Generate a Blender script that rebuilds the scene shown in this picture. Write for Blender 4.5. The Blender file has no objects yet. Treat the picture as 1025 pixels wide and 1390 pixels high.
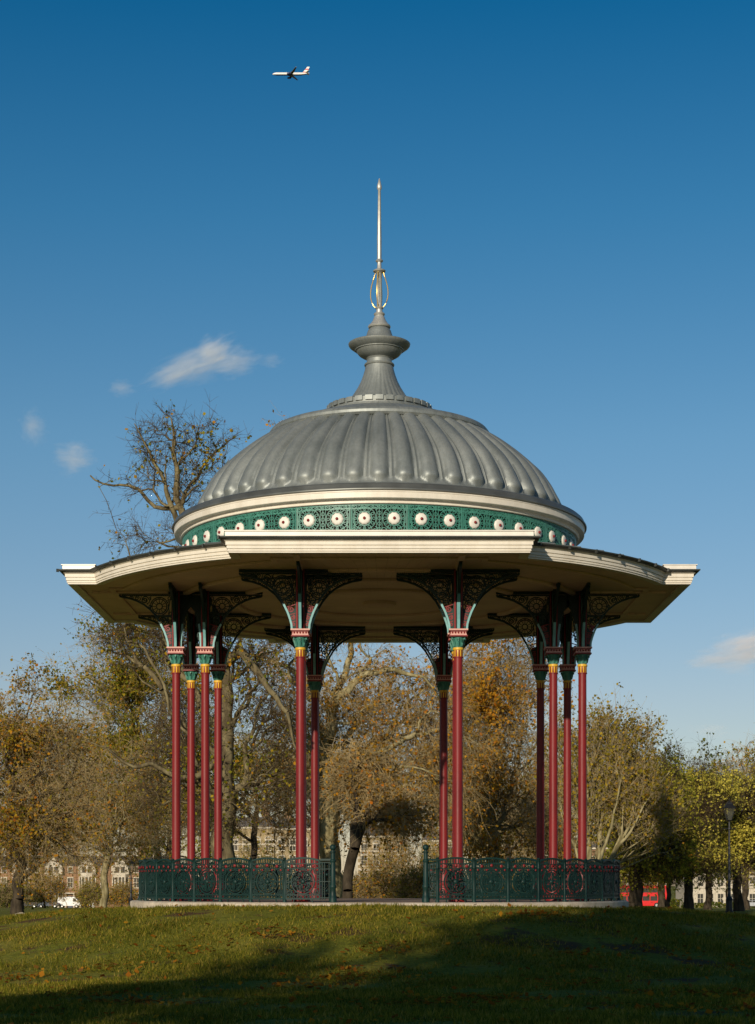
import bpy, math, random
import numpy as np
from mathutils import Vector, Matrix
PI = math.pi
R_ = math.radians
random.seed(7)
C = bpy.context.scene.collection
SC = bpy.context.scene

# ------------------------------------------------------------------ camera numbers
F = 2499.0            # focal length in pixels of the 1390-high photograph
D = 45.44             # camera to bandstand centre, metres
CZ = 0.40             # camera height over the bandstand floor
HX, HY = 515.0, 1200.0

def at(px, py, d):
    """point seen at pixel px,py standing d metres in front of the camera"""
    return Vector(((px - HX) * d / F, d - D, CZ + (HY - py) * d / F))

# ------------------------------------------------------------------ helpers
class MB:
    def __init__(s):
        s.v = []; s.f = []; s.m = []
    def add(s, vs, fs, m=0):
        o = len(s.v)
        s.v += [tuple(p) for p in vs]
        s.f += [tuple(i + o for i in f) for f in fs]
        s.m += [m] * len(fs)
    def box(s, c, size, m=0, rz=0.0):
        x, y, z = c; a, b, h = size[0] / 2, size[1] / 2, size[2] / 2
        ca, sa = math.cos(rz), math.sin(rz)
        vs = []
        for dz in (-h, h):
            for dx, dy in ((-a, -b), (a, -b), (a, b), (-a, b)):
                vs.append((x + dx * ca - dy * sa, y + dx * sa + dy * ca, z + dz))
        s.add(vs, [(3, 2, 1, 0), (4, 5, 6, 7), (0, 1, 5, 4), (1, 2, 6, 5), (2, 3, 7, 6), (3, 0, 4, 7)], m)
    def lathe(s, prof, n=24, m=0, c=(0, 0), phase=0.0, a0=0.0, a1=2 * PI, cap0=False, cap1=False, rf=None):
        full = abs(a1 - a0 - 2 * PI) < 1e-6
        cols = n if full else n + 1
        vs = []
        for r, z in prof:
            for i in range(cols):
                a = a0 + phase + (a1 - a0) * i / n
                rr = r if rf is None else rf(r, z, a)
                vs.append((c[0] + rr * math.cos(a), c[1] + rr * math.sin(a), z))
        fs = []
        for j in range(len(prof) - 1):
            for i in range(n):
                i2 = (i + 1) % cols
                fs.append((j * cols + i, j * cols + i2, (j + 1) * cols + i2, (j + 1) * cols + i))
        if cap0: fs.append(tuple(reversed(range(cols))))
        if cap1: fs.append(tuple(range((len(prof) - 1) * cols, len(prof) * cols)))
        s.add(vs, fs, m)
    def tube(s, pts, r, k=4, m=0, closed=False, flat=None, up=None):
        """sweep a k-gon (or a flat bar: flat=(half_w, half_t), up=fixed normal) along pts"""
        P = [Vector(p) for p in pts]
        n = len(P)
        vs = []
        for i in range(n):
            if closed: t = P[(i + 1) % n] - P[i - 1]
            else: t = P[min(i + 1, n - 1)] - P[max(i - 1, 0)]
            if t.length < 1e-9: t = Vector((0, 0, 1))
            t.normalize()
            u = Vector(up) if up is not None else (Vector((0, 0, 1)) if abs(t.z) < .9 else Vector((1, 0, 0)))
            a = t.cross(u)
            if a.length < 1e-6: a = t.cross(Vector((0, 1, 0.01)))
            a.normalize(); b = a.cross(t).normalized()
            rr = r[i] if isinstance(r, (list, tuple)) else r
            if flat:
                for sa, sb in ((-1, -1), (1, -1), (1, 1), (-1, 1)):
                    vs.append(P[i] + a * flat[0] * sa + b * flat[1] * sb)
            else:
                for j in range(k):
                    q = 2 * PI * (j + .5) / k
                    vs.append(P[i] + a * math.cos(q) * rr + b * math.sin(q) * rr)
        if flat: k = 4
        fs = []
        for i in range(n if closed else n - 1):
            i2 = (i + 1) % n
            for j in range(k):
                j2 = (j + 1) % k
                fs.append((i * k + j, i * k + j2, i2 * k + j2, i2 * k + j))
        if not closed:
            fs.append(tuple(reversed(range(k)))); fs.append(tuple(range((n - 1) * k, n * k)))
        s.add(vs, fs, m)
    def prism(s, poly, place, t0, t1, m=0):
        """extrude a 2D polygon; place(u,v,w) gives the 3D point"""
        n = len(poly)
        vs = [place(u, v, t0) for u, v in poly] + [place(u, v, t1) for u, v in poly]
        fs = [tuple(reversed(range(n))), tuple(range(n, 2 * n))]
        for i in range(n):
            j = (i + 1) % n
            fs.append((i, j, n + j, n + i))
        s.add(vs, fs, m)
    def sphere(s, c, r, m=0, n=10, k=6, sc=(1, 1, 1)):
        vs = [(c[0], c[1], c[2] - r * sc[2])]
        for j in range(1, k):
            p = -PI / 2 + PI * j / k
            for i in range(n):
                a = 2 * PI * i / n
                vs.append((c[0] + r * sc[0] * math.cos(p) * math.cos(a), c[1] + r * sc[1] * math.cos(p) * math.sin(a), c[2] + r * sc[2] * math.sin(p)))
        vs.append((c[0], c[1], c[2] + r * sc[2]))
        fs = []
        for i in range(n): fs.append((0, 1 + (i + 1) % n, 1 + i))
        for j in range(k - 2):
            for i in range(n):
                a = 1 + j * n + i; b = 1 + j * n + (i + 1) % n
                fs.append((a, b, b + n, a + n))
        L = len(vs) - 1; o = 1 + (k - 2) * n
        for i in range(n): fs.append((o + i, o + (i + 1) % n, L))
        s.add(vs, fs, m)
    def mesh(s, name, mats, smooth=None):
        me = bpy.data.meshes.new(name)
        me.from_pydata(s.v, [], s.f)
        for mt in (mats if isinstance(mats, (list, tuple)) else [mats]): me.materials.append(mt)
        me.polygons.foreach_set('material_index', s.m)
        if smooth:
            me.polygons.foreach_set('use_smooth', [True] * len(s.f))
            me.update(); me.set_sharp_from_angle(angle=R_(smooth))
        me.update()
        return me
    def build(s, name, mats, parent=None, smooth=None, loc=None, rz=None):
        return link(name, s.mesh(name, mats, smooth), parent, loc, rz)

def link(name, me, parent=None, loc=None, rz=None):
    o = bpy.data.objects.new(name, me); C.objects.link(o)
    if parent: o.parent = parent
    if loc is not None: o.location = loc
    if rz is not None: o.rotation_euler = (0, 0, rz)
    return o

def thing(name, label, cat, loc=(0, 0, 0), rz=0.0, group=None):
    o = bpy.data.objects.new(name, None); C.objects.link(o)
    o.location = loc; o.rotation_euler = (0, 0, rz)
    o['label'] = label; o['category'] = cat
    if group: o['group'] = group
    return o

def np_mesh(name, V, tris=None, quads=None, tm=0, qm=0, mats=(), smooth=False):
    """fast mesh from numpy; tm/qm material index (int or array)"""
    me = bpy.data.meshes.new(name)
    nt = 0 if tris is None else len(tris); nq = 0 if quads is None else len(quads)
    me.vertices.add(len(V)); me.vertices.foreach_set('co', np.asarray(V, dtype=np.float32).ravel())
    li = []; 
    if nt: li.append(np.asarray(tris, dtype=np.int32).ravel())
    if nq: li.append(np.asarray(quads, dtype=np.int32).ravel())
    li = np.concatenate(li)
    me.loops.add(len(li)); me.loops.foreach_set('vertex_index', li)
    tot = np.concatenate([np.full(nt, 3, np.int32), np.full(nq, 4, np.int32)])
    st = np.concatenate([[0], np.cumsum(tot)[:-1]]).astype(np.int32)
    me.polygons.add(nt + nq); me.polygons.foreach_set('loop_start', st)
    mi = np.concatenate([np.broadcast_to(tm, nt), np.broadcast_to(qm, nq)]).astype(np.int32)
    for mt in mats: me.materials.append(mt)
    me.polygons.foreach_set('material_index', mi)
    if smooth: me.polygons.foreach_set('use_smooth', np.ones(nt + nq, dtype=bool))
    me.update(calc_edges=True)
    return me

# ------------------------------------------------------------------ materials
def nodes(name):
    m = bpy.data.materials.new(name); m.use_nodes = True
    nt = m.node_tree; b = nt.nodes['Principled BSDF']
    return m, nt, b, nt.nodes, nt.links

def ramp(N, stops, interp='LINEAR'):
    r = N.new('ShaderNodeValToRGB'); cr = r.color_ramp; cr.interpolation = interp
    while len(cr.elements) < len(stops): cr.elements.new(0.5)
    for e, (p, c) in zip(cr.elements, stops):
        e.position = p; e.color = (c[0], c[1], c[2], 1)
    return r

def paint(name, col, rough=.5, metal=0.0, var=.12, scale=3.0, dirt=None, dirt_amt=.35, bump=0.0, bscale=40.0, spec=.4, stretch=(1, 1, 1)):
    """painted or plain surface: base colour broken up by two noises, with optional weathering and bump"""
    m, nt, b, N, L = nodes(name)
    tc = N.new('ShaderNodeTexCoord'); mp = N.new('ShaderNodeMapping'); mp.inputs['Scale'].default_value = stretch
    L.new(tc.outputs['Object'], mp.inputs[0])
    n1 = N.new('ShaderNodeTexNoise'); n1.inputs['Scale'].default_value = scale; n1.inputs['Detail'].default_value = 6
    L.new(mp.outputs[0], n1.inputs['Vector'])
    lo = [c * (1 - var) for c in col]; hi = [min(1, c * (1 + var)) for c in col]
    r1 = ramp(N, [(.3, lo), (.7, hi)]); L.new(n1.outputs['Fac'], r1.inputs[0])
    out = r1.outputs[0]
    if dirt:
        n2 = N.new('ShaderNodeTexNoise'); n2.inputs['Scale'].default_value = scale * 2.3; n2.inputs['Detail'].default_value = 8; n2.inputs['Roughness'].default_value = .7
        L.new(mp.outputs[0], n2.inputs['Vector'])
        r2 = ramp(N, [(.45, (0, 0, 0)), (.75, (dirt_amt,) * 3)]); L.new(n2.outputs['Fac'], r2.inputs[0])
        mx = N.new('ShaderNodeMix'); mx.data_type = 'RGBA'
        L.new(r2.outputs[0], mx.inputs['Factor']); L.new(out, mx.inputs['A']); mx.inputs['B'].default_value = (*dirt, 1)
        out = mx.outputs['Result']
    L.new(out, b.inputs['Base Color'])
    b.inputs['Roughness'].default_value = rough; b.inputs['Metallic'].default_value = metal
    b.inputs['Specular IOR Level'].default_value = spec
    r3 = N.new('ShaderNodeMapRange'); r3.inputs['To Min'].default_value = max(.02, rough - .1); r3.inputs['To Max'].default_value = min(1, rough + .12)
    L.new(n1.outputs['Fac'], r3.inputs['Value']); L.new(r3.outputs[0], b.inputs['Roughness'])
    if bump:
        n3 = N.new('ShaderNodeTexNoise'); n3.inputs['Scale'].default_value = bscale; n3.inputs['Detail'].default_value = 4
        L.new(mp.outputs[0], n3.inputs['Vector'])
        bp = N.new('ShaderNodeBump'); bp.inputs['Strength'].default_value = bump; bp.inputs['Distance'].default_value = .02
        L.new(n3.outputs['Fac'], bp.inputs['Height']); L.new(bp.outputs[0], b.inputs['Normal'])
    return m

def leaf_mat(name, stops):
    """each leaf takes its own colour along the ramp; lets some light through"""
    m, nt, b, N, L = nodes(name)
    g = N.new('ShaderNodeNewGeometry'); r = ramp(N, stops, 'LINEAR'); L.new(g.outputs['Random Per Island'], r.inputs[0])
    d = N.new('ShaderNodeBsdfDiffuse'); t = N.new('ShaderNodeBsdfTranslucent'); mx = N.new('ShaderNodeMixShader'); mx.inputs[0].default_value = .40
    L.new(r.outputs[0], d.inputs[0]); L.new(r.outputs[0], t.inputs[0])
    L.new(d.outputs[0], mx.inputs[1]); L.new(t.outputs[0], mx.inputs[2])
    L.new(mx.outputs[0], N['Material Output'].inputs[0]); N.remove(b)
    return m

def bark_mat(name, a, bcol, scale=1.5, stretch=(1, 1, .35)):
    m, nt, b, N, L = nodes(name)
    tc = N.new('ShaderNodeTexCoord'); mp = N.new('ShaderNodeMapping'); mp.inputs['Scale'].default_value = stretch
    L.new(tc.outputs['Object'], mp.inputs[0])
    n = N.new('ShaderNodeTexNoise'); n.inputs['Scale'].default_value = scale * 3; n.inputs['Detail'].default_value = 7
    L.new(mp.outputs[0], n.inputs['Vector'])
    r = ramp(N, [(.38, a), (.62, bcol)]); L.new(n.outputs['Fac'], r.inputs[0]); L.new(r.outputs[0], b.inputs['Base Color'])
    b.inputs['Roughness'].default_value = .9; b.inputs['Specular IOR Level'].default_value = .15
    bp = N.new('ShaderNodeBump'); bp.inputs['Strength'].default_value = .6; bp.inputs['Distance'].default_value = .05
    L.new(n.outputs['Fac'], bp.inputs['Height']); L.new(bp.outputs[0], b.inputs['Normal'])
    return m

def brick_mat(name, c1, c2, mortar, scale=1.0):
    m, nt, b, N, L = nodes(name)
    tc = N.new('ShaderNodeTexCoord'); sx = N.new('ShaderNodeSeparateXYZ'); cx = N.new('ShaderNodeCombineXYZ')
    L.new(tc.outputs['Object'], sx.inputs[0])
    ad = N.new('ShaderNodeMath'); ad.operation = 'ADD'; L.new(sx.outputs[0], ad.inputs[0]); L.new(sx.outputs[1], ad.inputs[1])
    L.new(ad.outputs[0], cx.inputs[0]); L.new(sx.outputs[2], cx.inputs[1])
    t = N.new('ShaderNodeTexBrick'); t.inputs['Scale'].default_value = 4.5 * scale
    t.inputs['Color1'].default_value = (*c1, 1); t.inputs['Color2'].default_value = (*c2, 1); t.inputs['Mortar'].default_value = (*mortar, 1)
    t.inputs['Mortar Size'].default_value = .015
    L.new(cx.outputs[0], t.inputs['Vector'])
    n = N.new('ShaderNodeTexNoise'); n.inputs['Scale'].default_value = .6; n.inputs['Detail'].default_value = 6; L.new(tc.outputs['Object'], n.inputs['Vector'])
    r = ramp(N, [(.3, (.65,) * 3), (.7, (1.15,) * 3)]); L.new(n.outputs['Fac'], r.inputs[0])
    mx = N.new('ShaderNodeMix'); mx.data_type = 'RGBA'; mx.blend_type = 'MULTIPLY'; mx.inputs['Factor'].default_value = 1
    L.new(t.outputs[0], mx.inputs['A']); L.new(r.outputs[0], mx.inputs['B']); L.new(mx.outputs['Result'], b.inputs['Base Color'])
    b.inputs['Roughness'].default_value = .9
    return m

CREAM = paint('cream_paint', (.66, .61, .52), .45, var=.05, scale=1.2, dirt=(.40, .34, .25), dirt_amt=.45, stretch=(1, 1, .25))
RED = paint('burgundy_paint', (.180, .0125, .013), .44, var=.22, scale=3, spec=.3, stretch=(1, 1, .2), dirt=(.10, .012, .012), dirt_amt=.5, bump=.12, bscale=25)
PINK = paint('pink_paint', (.58, .31, .26), .5, var=.1, scale=8, dirt=(.3, .1, .08), dirt_amt=.5)
TEAL = paint('teal_paint', (.052, .200, .152), .42, var=.2, scale=6, dirt=(.01, .05, .05), dirt_amt=.4)
PALE_TEAL = paint('pale_teal_paint', (.16, .36, .37), .42, var=.15, scale=6)
DGREEN = paint('dark_green_paint', (.0060, .0255, .0220), .50, var=.25, scale=6, spec=.25)
YELLOW = paint('yellow_paint', (.62, .36, .03), .45, var=.1, scale=6)
WHITE = paint('white_paint', (.68, .65, .58), .5, var=.06, scale=4, dirt=(.4, .33, .24), dirt_amt=.3)
STONE = paint('pale_stone', (.50, .43, .33), .85, var=.2, scale=2, dirt=(.2, .16, .11), dirt_amt=.6, bump=.4, bscale=30)
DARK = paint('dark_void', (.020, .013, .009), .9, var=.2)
DLEAD = paint('dark_lead', (.055, .060, .055), .5, metal=.3, var=.3, scale=3)
GOLD = paint('gilding', (.75, .50, .14), .35, metal=.7, var=.1)
STEEL = paint('bright_metal', (.46, .46, .43), .42, metal=.5, var=.12, scale=8)
FLASH = paint('pale_flashing', (.66, .62, .55), .4, metal=.15, var=.08, scale=3)
BLACK = paint('black_iron', (.010, .010, .011), .4, var=.2)
GLASS = paint('dark_glass', (.045, .045, .04), .12, var=.2, spec=.6)
TYRE = paint('black_rubber', (.015, .015, .016), .85)

def lead_mat():
    m, nt, b, N, L = nodes('weathered_lead')
    tc = N.new('ShaderNodeTexCoord')
    n = N.new('ShaderNodeTexNoise'); n.inputs['Scale'].default_value = .9; n.inputs['Detail'].default_value = 8; n.inputs['Roughness'].default_value = .65
    L.new(tc.outputs['Object'], n.inputs['Vector'])
    r = ramp(N, [(.3, (.185, .205, .20)), (.5, (.222, .240, .232)), (.72, (.265, .282, .270))]); L.new(n.outputs['Fac'], r.inputs[0])
    n2 = N.new('ShaderNodeTexNoise'); n2.inputs['Scale'].default_value = 14; n2.inputs['Detail'].default_value = 5; L.new(tc.outputs['Object'], n2.inputs['Vector'])
    r2 = ramp(N, [(.35, (.93,) * 3), (.65, (1.05,) * 3)]); L.new(n2.outputs['Fac'], r2.inputs[0])
    mx = N.new('ShaderNodeMix'); mx.data_type = 'RGBA'; mx.blend_type = 'MULTIPLY'; mx.inputs['Factor'].default_value = 1
    L.new(r.outputs[0], mx.inputs['A']); L.new(r2.outputs[0], mx.inputs['B']); L.new(mx.outputs['Result'], b.inputs['Base Color'])
    sep = N.new('ShaderNodeSeparateXYZ'); L.new(tc.outputs['Object'], sep.inputs[0])
    an = N.new('ShaderNodeMath'); an.operation = 'ARCTAN2'; L.new(sep.outputs[1], an.inputs[0]); L.new(sep.outputs[0], an.inputs[1])
    cb = N.new('ShaderNodeCombineXYZ'); m5 = N.new('ShaderNodeMath'); m5.operation = 'MULTIPLY'; m5.inputs[1].default_value = 14; L.new(an.outputs[0], m5.inputs[0]); L.new(m5.outputs[0], cb.inputs[0])
    m6 = N.new('ShaderNodeMath'); m6.operation = 'MULTIPLY'; m6.inputs[1].default_value = .8; L.new(sep.outputs[2], m6.inputs[0]); L.new(m6.outputs[0], cb.inputs[1])
    ns = N.new('ShaderNodeTexNoise'); ns.inputs['Scale'].default_value = 1.6; ns.inputs['Detail'].default_value = 6; L.new(cb.outputs[0], ns.inputs['Vector'])
    rs = ramp(N, [(.30, (.80, .81, .80)), (.5, (1, 1, 1)), (.74, (1.10, 1.09, 1.06))]); L.new(ns.outputs['Fac'], rs.inputs[0])
    mz = N.new('ShaderNodeMix'); mz.data_type = 'RGBA'; mz.blend_type = 'MULTIPLY'; mz.inputs['Factor'].default_value = 1
    L.new(mx.outputs['Result'], mz.inputs['A']); L.new(rs.outputs[0], mz.inputs['B']); L.new(mz.outputs['Result'], b.inputs['Base Color'])
    b.inputs['Metallic'].default_value = .4
    mr = N.new('ShaderNodeMapRange'); mr.inputs['To Min'].default_value = .42; mr.inputs['To Max'].default_value = .62
    L.new(n.outputs['Fac'], mr.inputs['Value']); L.new(mr.outputs[0], b.inputs['Roughness'])
    bp = N.new('ShaderNodeBump'); bp.inputs['Strength'].default_value = .06; bp.inputs['Distance'].default_value = .03
    L.new(n2.outputs['Fac'], bp.inputs['Height']); L.new(bp.outputs[0], b.inputs['Normal'])
    return m
LEAD = lead_mat()

def soffit_mat():
    """cream tongue-and-groove boards running outwards from the centre"""
    m, nt, b, N, L = nodes('boarded_soffit')
    tc = N.new('ShaderNodeTexCoord'); sx = N.new('ShaderNodeSeparateXYZ'); L.new(tc.outputs['Object'], sx.inputs[0])
    at2 = N.new('ShaderNodeMath'); at2.operation = 'ARCTAN2'; L.new(sx.outputs[1], at2.inputs[0]); L.new(sx.outputs[0], at2.inputs[1])
    mu = N.new('ShaderNodeMath'); mu.operation = 'MULTIPLY'; mu.inputs[1].default_value = 24.0; L.new(at2.outputs[0], mu.inputs[0])
    fr = N.new('ShaderNodeMath'); fr.operation = 'FRACT'; L.new(mu.outputs[0], fr.inputs[0])
    r = ramp(N, [(0, (.35,) * 3), (.05, (1,) * 3), (.95, (1,) * 3), (1, (.35,) * 3)]); L.new(fr.outputs[0], r.inputs[0])
    n = N.new('ShaderNodeTexNoise'); n.inputs['Scale'].default_value = 1.3; n.inputs['Detail'].default_value = 7; L.new(tc.outputs['Object'], n.inputs['Vector'])
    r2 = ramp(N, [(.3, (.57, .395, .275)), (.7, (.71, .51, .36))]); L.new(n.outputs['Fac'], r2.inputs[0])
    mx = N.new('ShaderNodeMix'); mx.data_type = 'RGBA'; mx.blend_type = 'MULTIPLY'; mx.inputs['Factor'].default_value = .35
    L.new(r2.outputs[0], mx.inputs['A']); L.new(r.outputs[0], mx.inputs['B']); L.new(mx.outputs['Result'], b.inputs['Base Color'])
    bp = N.new('ShaderNodeBump'); bp.inputs['Strength'].default_value = .5; bp.inputs['Distance'].default_value = .02
    L.new(r.outputs[0], bp.inputs['Height']); L.new(bp.outputs[0], b.inputs['Normal']); b.inputs['Roughness'].default_value = .55
    return m
SOFFIT = soffit_mat()

# ------------------------------------------------------------------ BANDSTAND
B = thing('bandstand', 'tall domed bandstand with grey ribbed roof, cream eaves and burgundy columns', 'bandstand', (0, 0, 0))

# --- plinth and floor
mb = MB()
mb.lathe([(5.98, -.55), (6.10, -.55), (6.10, -.03), (6.06, 0.0), (5.80, 0.0)], 96, cap0=False)
mb.build('plinth', STONE, B, 40)
mb = MB(); mb.lathe([(5.80, -.06), (5.80, .004)], 96, cap1=True)
FLOOR = paint('floor_asphalt', (.21, .145, .10), .85, var=.2, scale=1.5, dirt=(.12, .08, .05), dirt_amt=.5, bump=.3, bscale=60)
mb.build('floor', FLOOR, B)

# --- roof plan: circle with four straight projecting sides
FW, FD, RR = 3.14, 7.16, 7.22
def roof_plan(nflat=2, narc=26):
    a0 = math.asin(FW / RR)
    one = []
    # side facing -Y, from left to right (counter clockwise seen from above)
    for i in range(nflat + 1): one.append((-FW + 2 * FW * i / nflat, -FD))
    for i in range(narc + 1):
        a = a0 + (PI / 2 - 2 * a0) * i / narc
        one.append((RR * math.sin(a), -RR * math.cos(a)))
    pts = []
    for q in range(4):
        ca, sa = math.cos(q * PI / 2), math.sin(q * PI / 2)
        pts += [(x * ca - y * sa, x * sa + y * ca) for x, y in one]
    return pts
PLAN = roof_plan()
def offset_plan(pts, d):
    n = len(pts); out = []
    for i in range(n):
        p0, p1, p2 = Vector(pts[i - 1]), Vector(pts[i]), Vector(pts[(i + 1) % n])
        e1 = (p1 - p0); e2 = (p2 - p1)
        e1 = e1.normalized(); e2 = e2.normalized()
        n1 = Vector((e1.y, -e1.x)); n2 = Vector((e2.y, -e2.x))
        k = 1 + n1.dot(n2)
        out.append(p1 + (n1 + n2) * (d / max(k, .35)))
    return out
def sweep_plan(mb, prof, m=0, pts=PLAN, closed=True):
    rows = []
    for d, z in prof:
        rows.append([(p.x, p.y, z) for p in offset_plan(pts, d)])
    n = len(pts); vs = [v for r in rows for v in r]; fs = []
    for j in range(len(prof) - 1):
        for i in range(n):
            i2 = (i + 1) % n
            fs.append((j * n + i, j * n + i2, (j + 1) * n + i2, (j + 1) * n + i))
    mb.add(vs, fs, m)
mb = MB()
sweep_plan(mb, [(-.20, 7.34), (-.20, 7.30), (-.03, 7.29), (0, 7.29), (0, 7.315), (.020, 7.325), (.020, 7.352), (.012, 7.356), (.012, 7.362), (.035, 7.375),
                (.035, 7.425), (.028, 7.43), (.028, 7.436), (.055, 7.445), (.055, 7.515), (.085, 7.535), (.085, 7.548)])
mb.build('fascia', CREAM, B, 25)
mb = MB()
gp = [(.06, 7.55), (.09, 7.548), (.15, 7.556), (.185, 7.580), (.19, 7.606), (.175, 7.610), (.145, 7.60), (.07, 7.60)]
sweep_plan(mb, gp)
# gutter brackets and joints along the curved stretches
P2 = offset_plan(PLAN, .17)
for i in range(0, len(P2), 4):
    p = P2[i]
    mb.box((p.x * 1.004, p.y * 1.004, 7.575), (.06, .035, .07), 0, math.atan2(p.y, p.x))
mb.build('gutter', DLEAD, B, 35)
# pale blocking piece over the gutter on each straight side
for q in range(4):
    m_ = MB()
    m_.box((0, -FD + .26, 7.668), (2 * FW + .12, .74, .10), 0)
    m_.box((0, -FD + .255, 7.727), (2 * FW + .16, .79, .018), 0)
    o = m_.build('eaves_parapet', FLASH, B, rz=q * PI / 2)
# --- roof deck with rolls
mb = MB()
op = offset_plan(PLAN, .08)
n = len(op); vs = [(p.x, p.y, 7.605) for p in op]; vs += [(4.78 * p.normalized().x, 4.78 * p.normalized().y, 8.12) for p in op]
mb.add(vs, [(i, (i + 1) % n, n + (i + 1) % n, n + i) for i in range(n)])
for k in range(64):
    a = 2 * PI * (k + .5) / 64
    p = Vector((math.cos(a), math.sin(a)))
    # distance to plan edge along this direction
    rmax = min(max(FD / max(abs(p.x), abs(p.y)) if min(abs(p.x), abs(p.y)) / max(abs(p.x), abs(p.y)) < FW / FD else RR, 5), 8) + .04
    mb.tube([(p.x * 4.85, p.y * 4.85, 8.12), (p.x * rmax, p.y * rmax, 7.63)], .035, 6)
mb.build('roof_deck', LEAD, B, 30)
# --- soffit
mb = MB()
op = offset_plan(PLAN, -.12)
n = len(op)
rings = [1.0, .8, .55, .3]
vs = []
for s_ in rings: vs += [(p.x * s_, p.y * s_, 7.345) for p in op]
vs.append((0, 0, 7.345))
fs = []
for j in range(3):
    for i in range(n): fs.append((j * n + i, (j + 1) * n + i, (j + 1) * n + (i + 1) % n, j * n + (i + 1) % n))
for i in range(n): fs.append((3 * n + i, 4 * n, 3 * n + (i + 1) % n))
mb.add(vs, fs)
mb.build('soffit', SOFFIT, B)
mb = MB()
for r in (2.1, 3.55, 4.9):
    mb.lathe([(r - .09, 7.34), (r - .09, 7.29), (r - .05, 7.265), (r + .05, 7.265), (r + .09, 7.29), (r + .09, 7.34)], 72)
for q in range(4):
    ca, sa = math.cos(q * PI / 2), math.sin(q * PI / 2)
    for a in (-1.745, 1.745):
        # beams from the columns out to the straight sides
        x0, y0, x1, y1 = a, -5.0, a, -FD + .35
        mb.box(((x0) * ca - ((y0 + y1) / 2) * sa, x0 * sa + ((y0 + y1) / 2) * ca, 7.315), (.14, abs(y1 - y0), .055), 0, q * PI / 2)
sweep_plan(mb, [(-.95, 7.34), (-.95, 7.30), (-.82, 7.30), (-.82, 7.34)])
mb.build('soffit_moulding', SOFFIT, B, 40)
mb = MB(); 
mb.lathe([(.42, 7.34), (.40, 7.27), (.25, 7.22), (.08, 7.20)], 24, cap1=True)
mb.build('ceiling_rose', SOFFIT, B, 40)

# --- drum behind the pierced frieze, and the frieze panels
mb = MB(); mb.lathe([(4.66, 8.0), (4.66, 8.85)], 96); mb.build('drum', DARK, B, 30)
FR = 4.82; Z0, Z1 = 8.03, 8.79
def fpl(u, v, w=0.0):                      # wrap the flat frieze pattern round the drum; panel centred on angle 0
    a = u / FR; r = FR + w
    return (r * math.cos(a), r * math.sin(a), Z0 + v)
def arc_pts(cx, cy, r, a0, a1, n): return [(cx + r * math.cos(a0 + (a1 - a0) * i / n), cy + r * math.sin(a0 + (a1 - a0) * i / n)) for i in range(n + 1)]
def spiral(cx, cy, r0, r1, a0, turns, n=14):
    return [(cx + (r0 + (r1 - r0) * i / n) * math.cos(a0 + 2 * PI * turns * i / n), cy + (r0 + (r1 - r0) * i / n) * math.sin(a0 + 2 * PI * turns * i / n)) for i in range(n + 1)]
mb = MB(); PW = R_(15) * FR / 2; H = Z1 - Z0
def fb(pts, w=.014, t=.012, m=0, closed=False):
    mb.tube([fpl(*p) for p in pts], 0, flat=(w * .74, t), up=(1, 0, 0), closed=closed, m=m)
def line(a, b, n=2): return [(a[0] + (b[0] - a[0]) * i / n, a[1] + (b[1] - a[1]) * i / n) for i in range(n + 1)]
for v in (.02, .10, H - .10, H - .02): fb(line((-PW, v), (PW, v), 12), .013)
for u in (-PW + .02, PW - .02): fb(line((u, 0), (u, H), 2), .02)
MU = R_(3.9) * FR; MV = .44
for s_ in (-1, 1):
    fb(arc_pts(s_ * MU, MV, .158, 0, 2 * PI, 20)[:-1], .016, closed=True); fb(arc_pts(s_ * MU, MV, .255, 0, 2 * PI, 20)[:-1], .010, closed=True)
    for k in range(12):
        a = 2 * PI * k / 12
        fb(arc_pts(s_ * MU + .207 * math.cos(a), MV + .207 * math.sin(a), .030, a, a + 2 * PI, 7)[:-1], .009, closed=True)
    for sv in (-1, 1):
        for su in (-1, 1):
            fb(spiral(s_ * MU + su * .235, MV + sv * .255, .075, .015, -su * sv * PI / 2, 1.2 * su * sv, 12), .010)
            fb(line((s_ * MU + su * .14, MV + sv * .17), (s_ * MU + su * .20, MV + sv * .33)), .009)
            fb(line((s_ * MU, MV + sv * .20), (s_ * MU + su * .12, MV + sv * .34)), .009)
fb(line((0, 0), (0, H)), .011); fb(line((-.06, .1), (-.06, H - .1)), .008); fb(line((.06, .1), (.06, H - .1)), .008)
for v in (.2, .32, .44, .56): fb(arc_pts(0, v, .04, 0, 2 * PI, 8)[:-1], .009, closed=True)
for u in (-PW + .075, PW - .075):
    fb(line((u, .1), (u, H - .1)), .009)
    for v in (.18, .27, .36, .45, .54, .63): fb(arc_pts(u - math.copysign(.03, u) * 0 , v, .026, 0, 2 * PI, 6)[:-1], .008, closed=True)
nz = 17
for k in range(nz):
    u = -PW + (k + .5) * 2 * PW / nz
    for v in (.06, H - .06): fb(arc_pts(u, v, .027, 0, 2 * PI, 7)[:-1], .008, closed=True)
frieze_me = mb.mesh('frieze_panel', TEAL)
mb = MB()
Nr = 20
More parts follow.
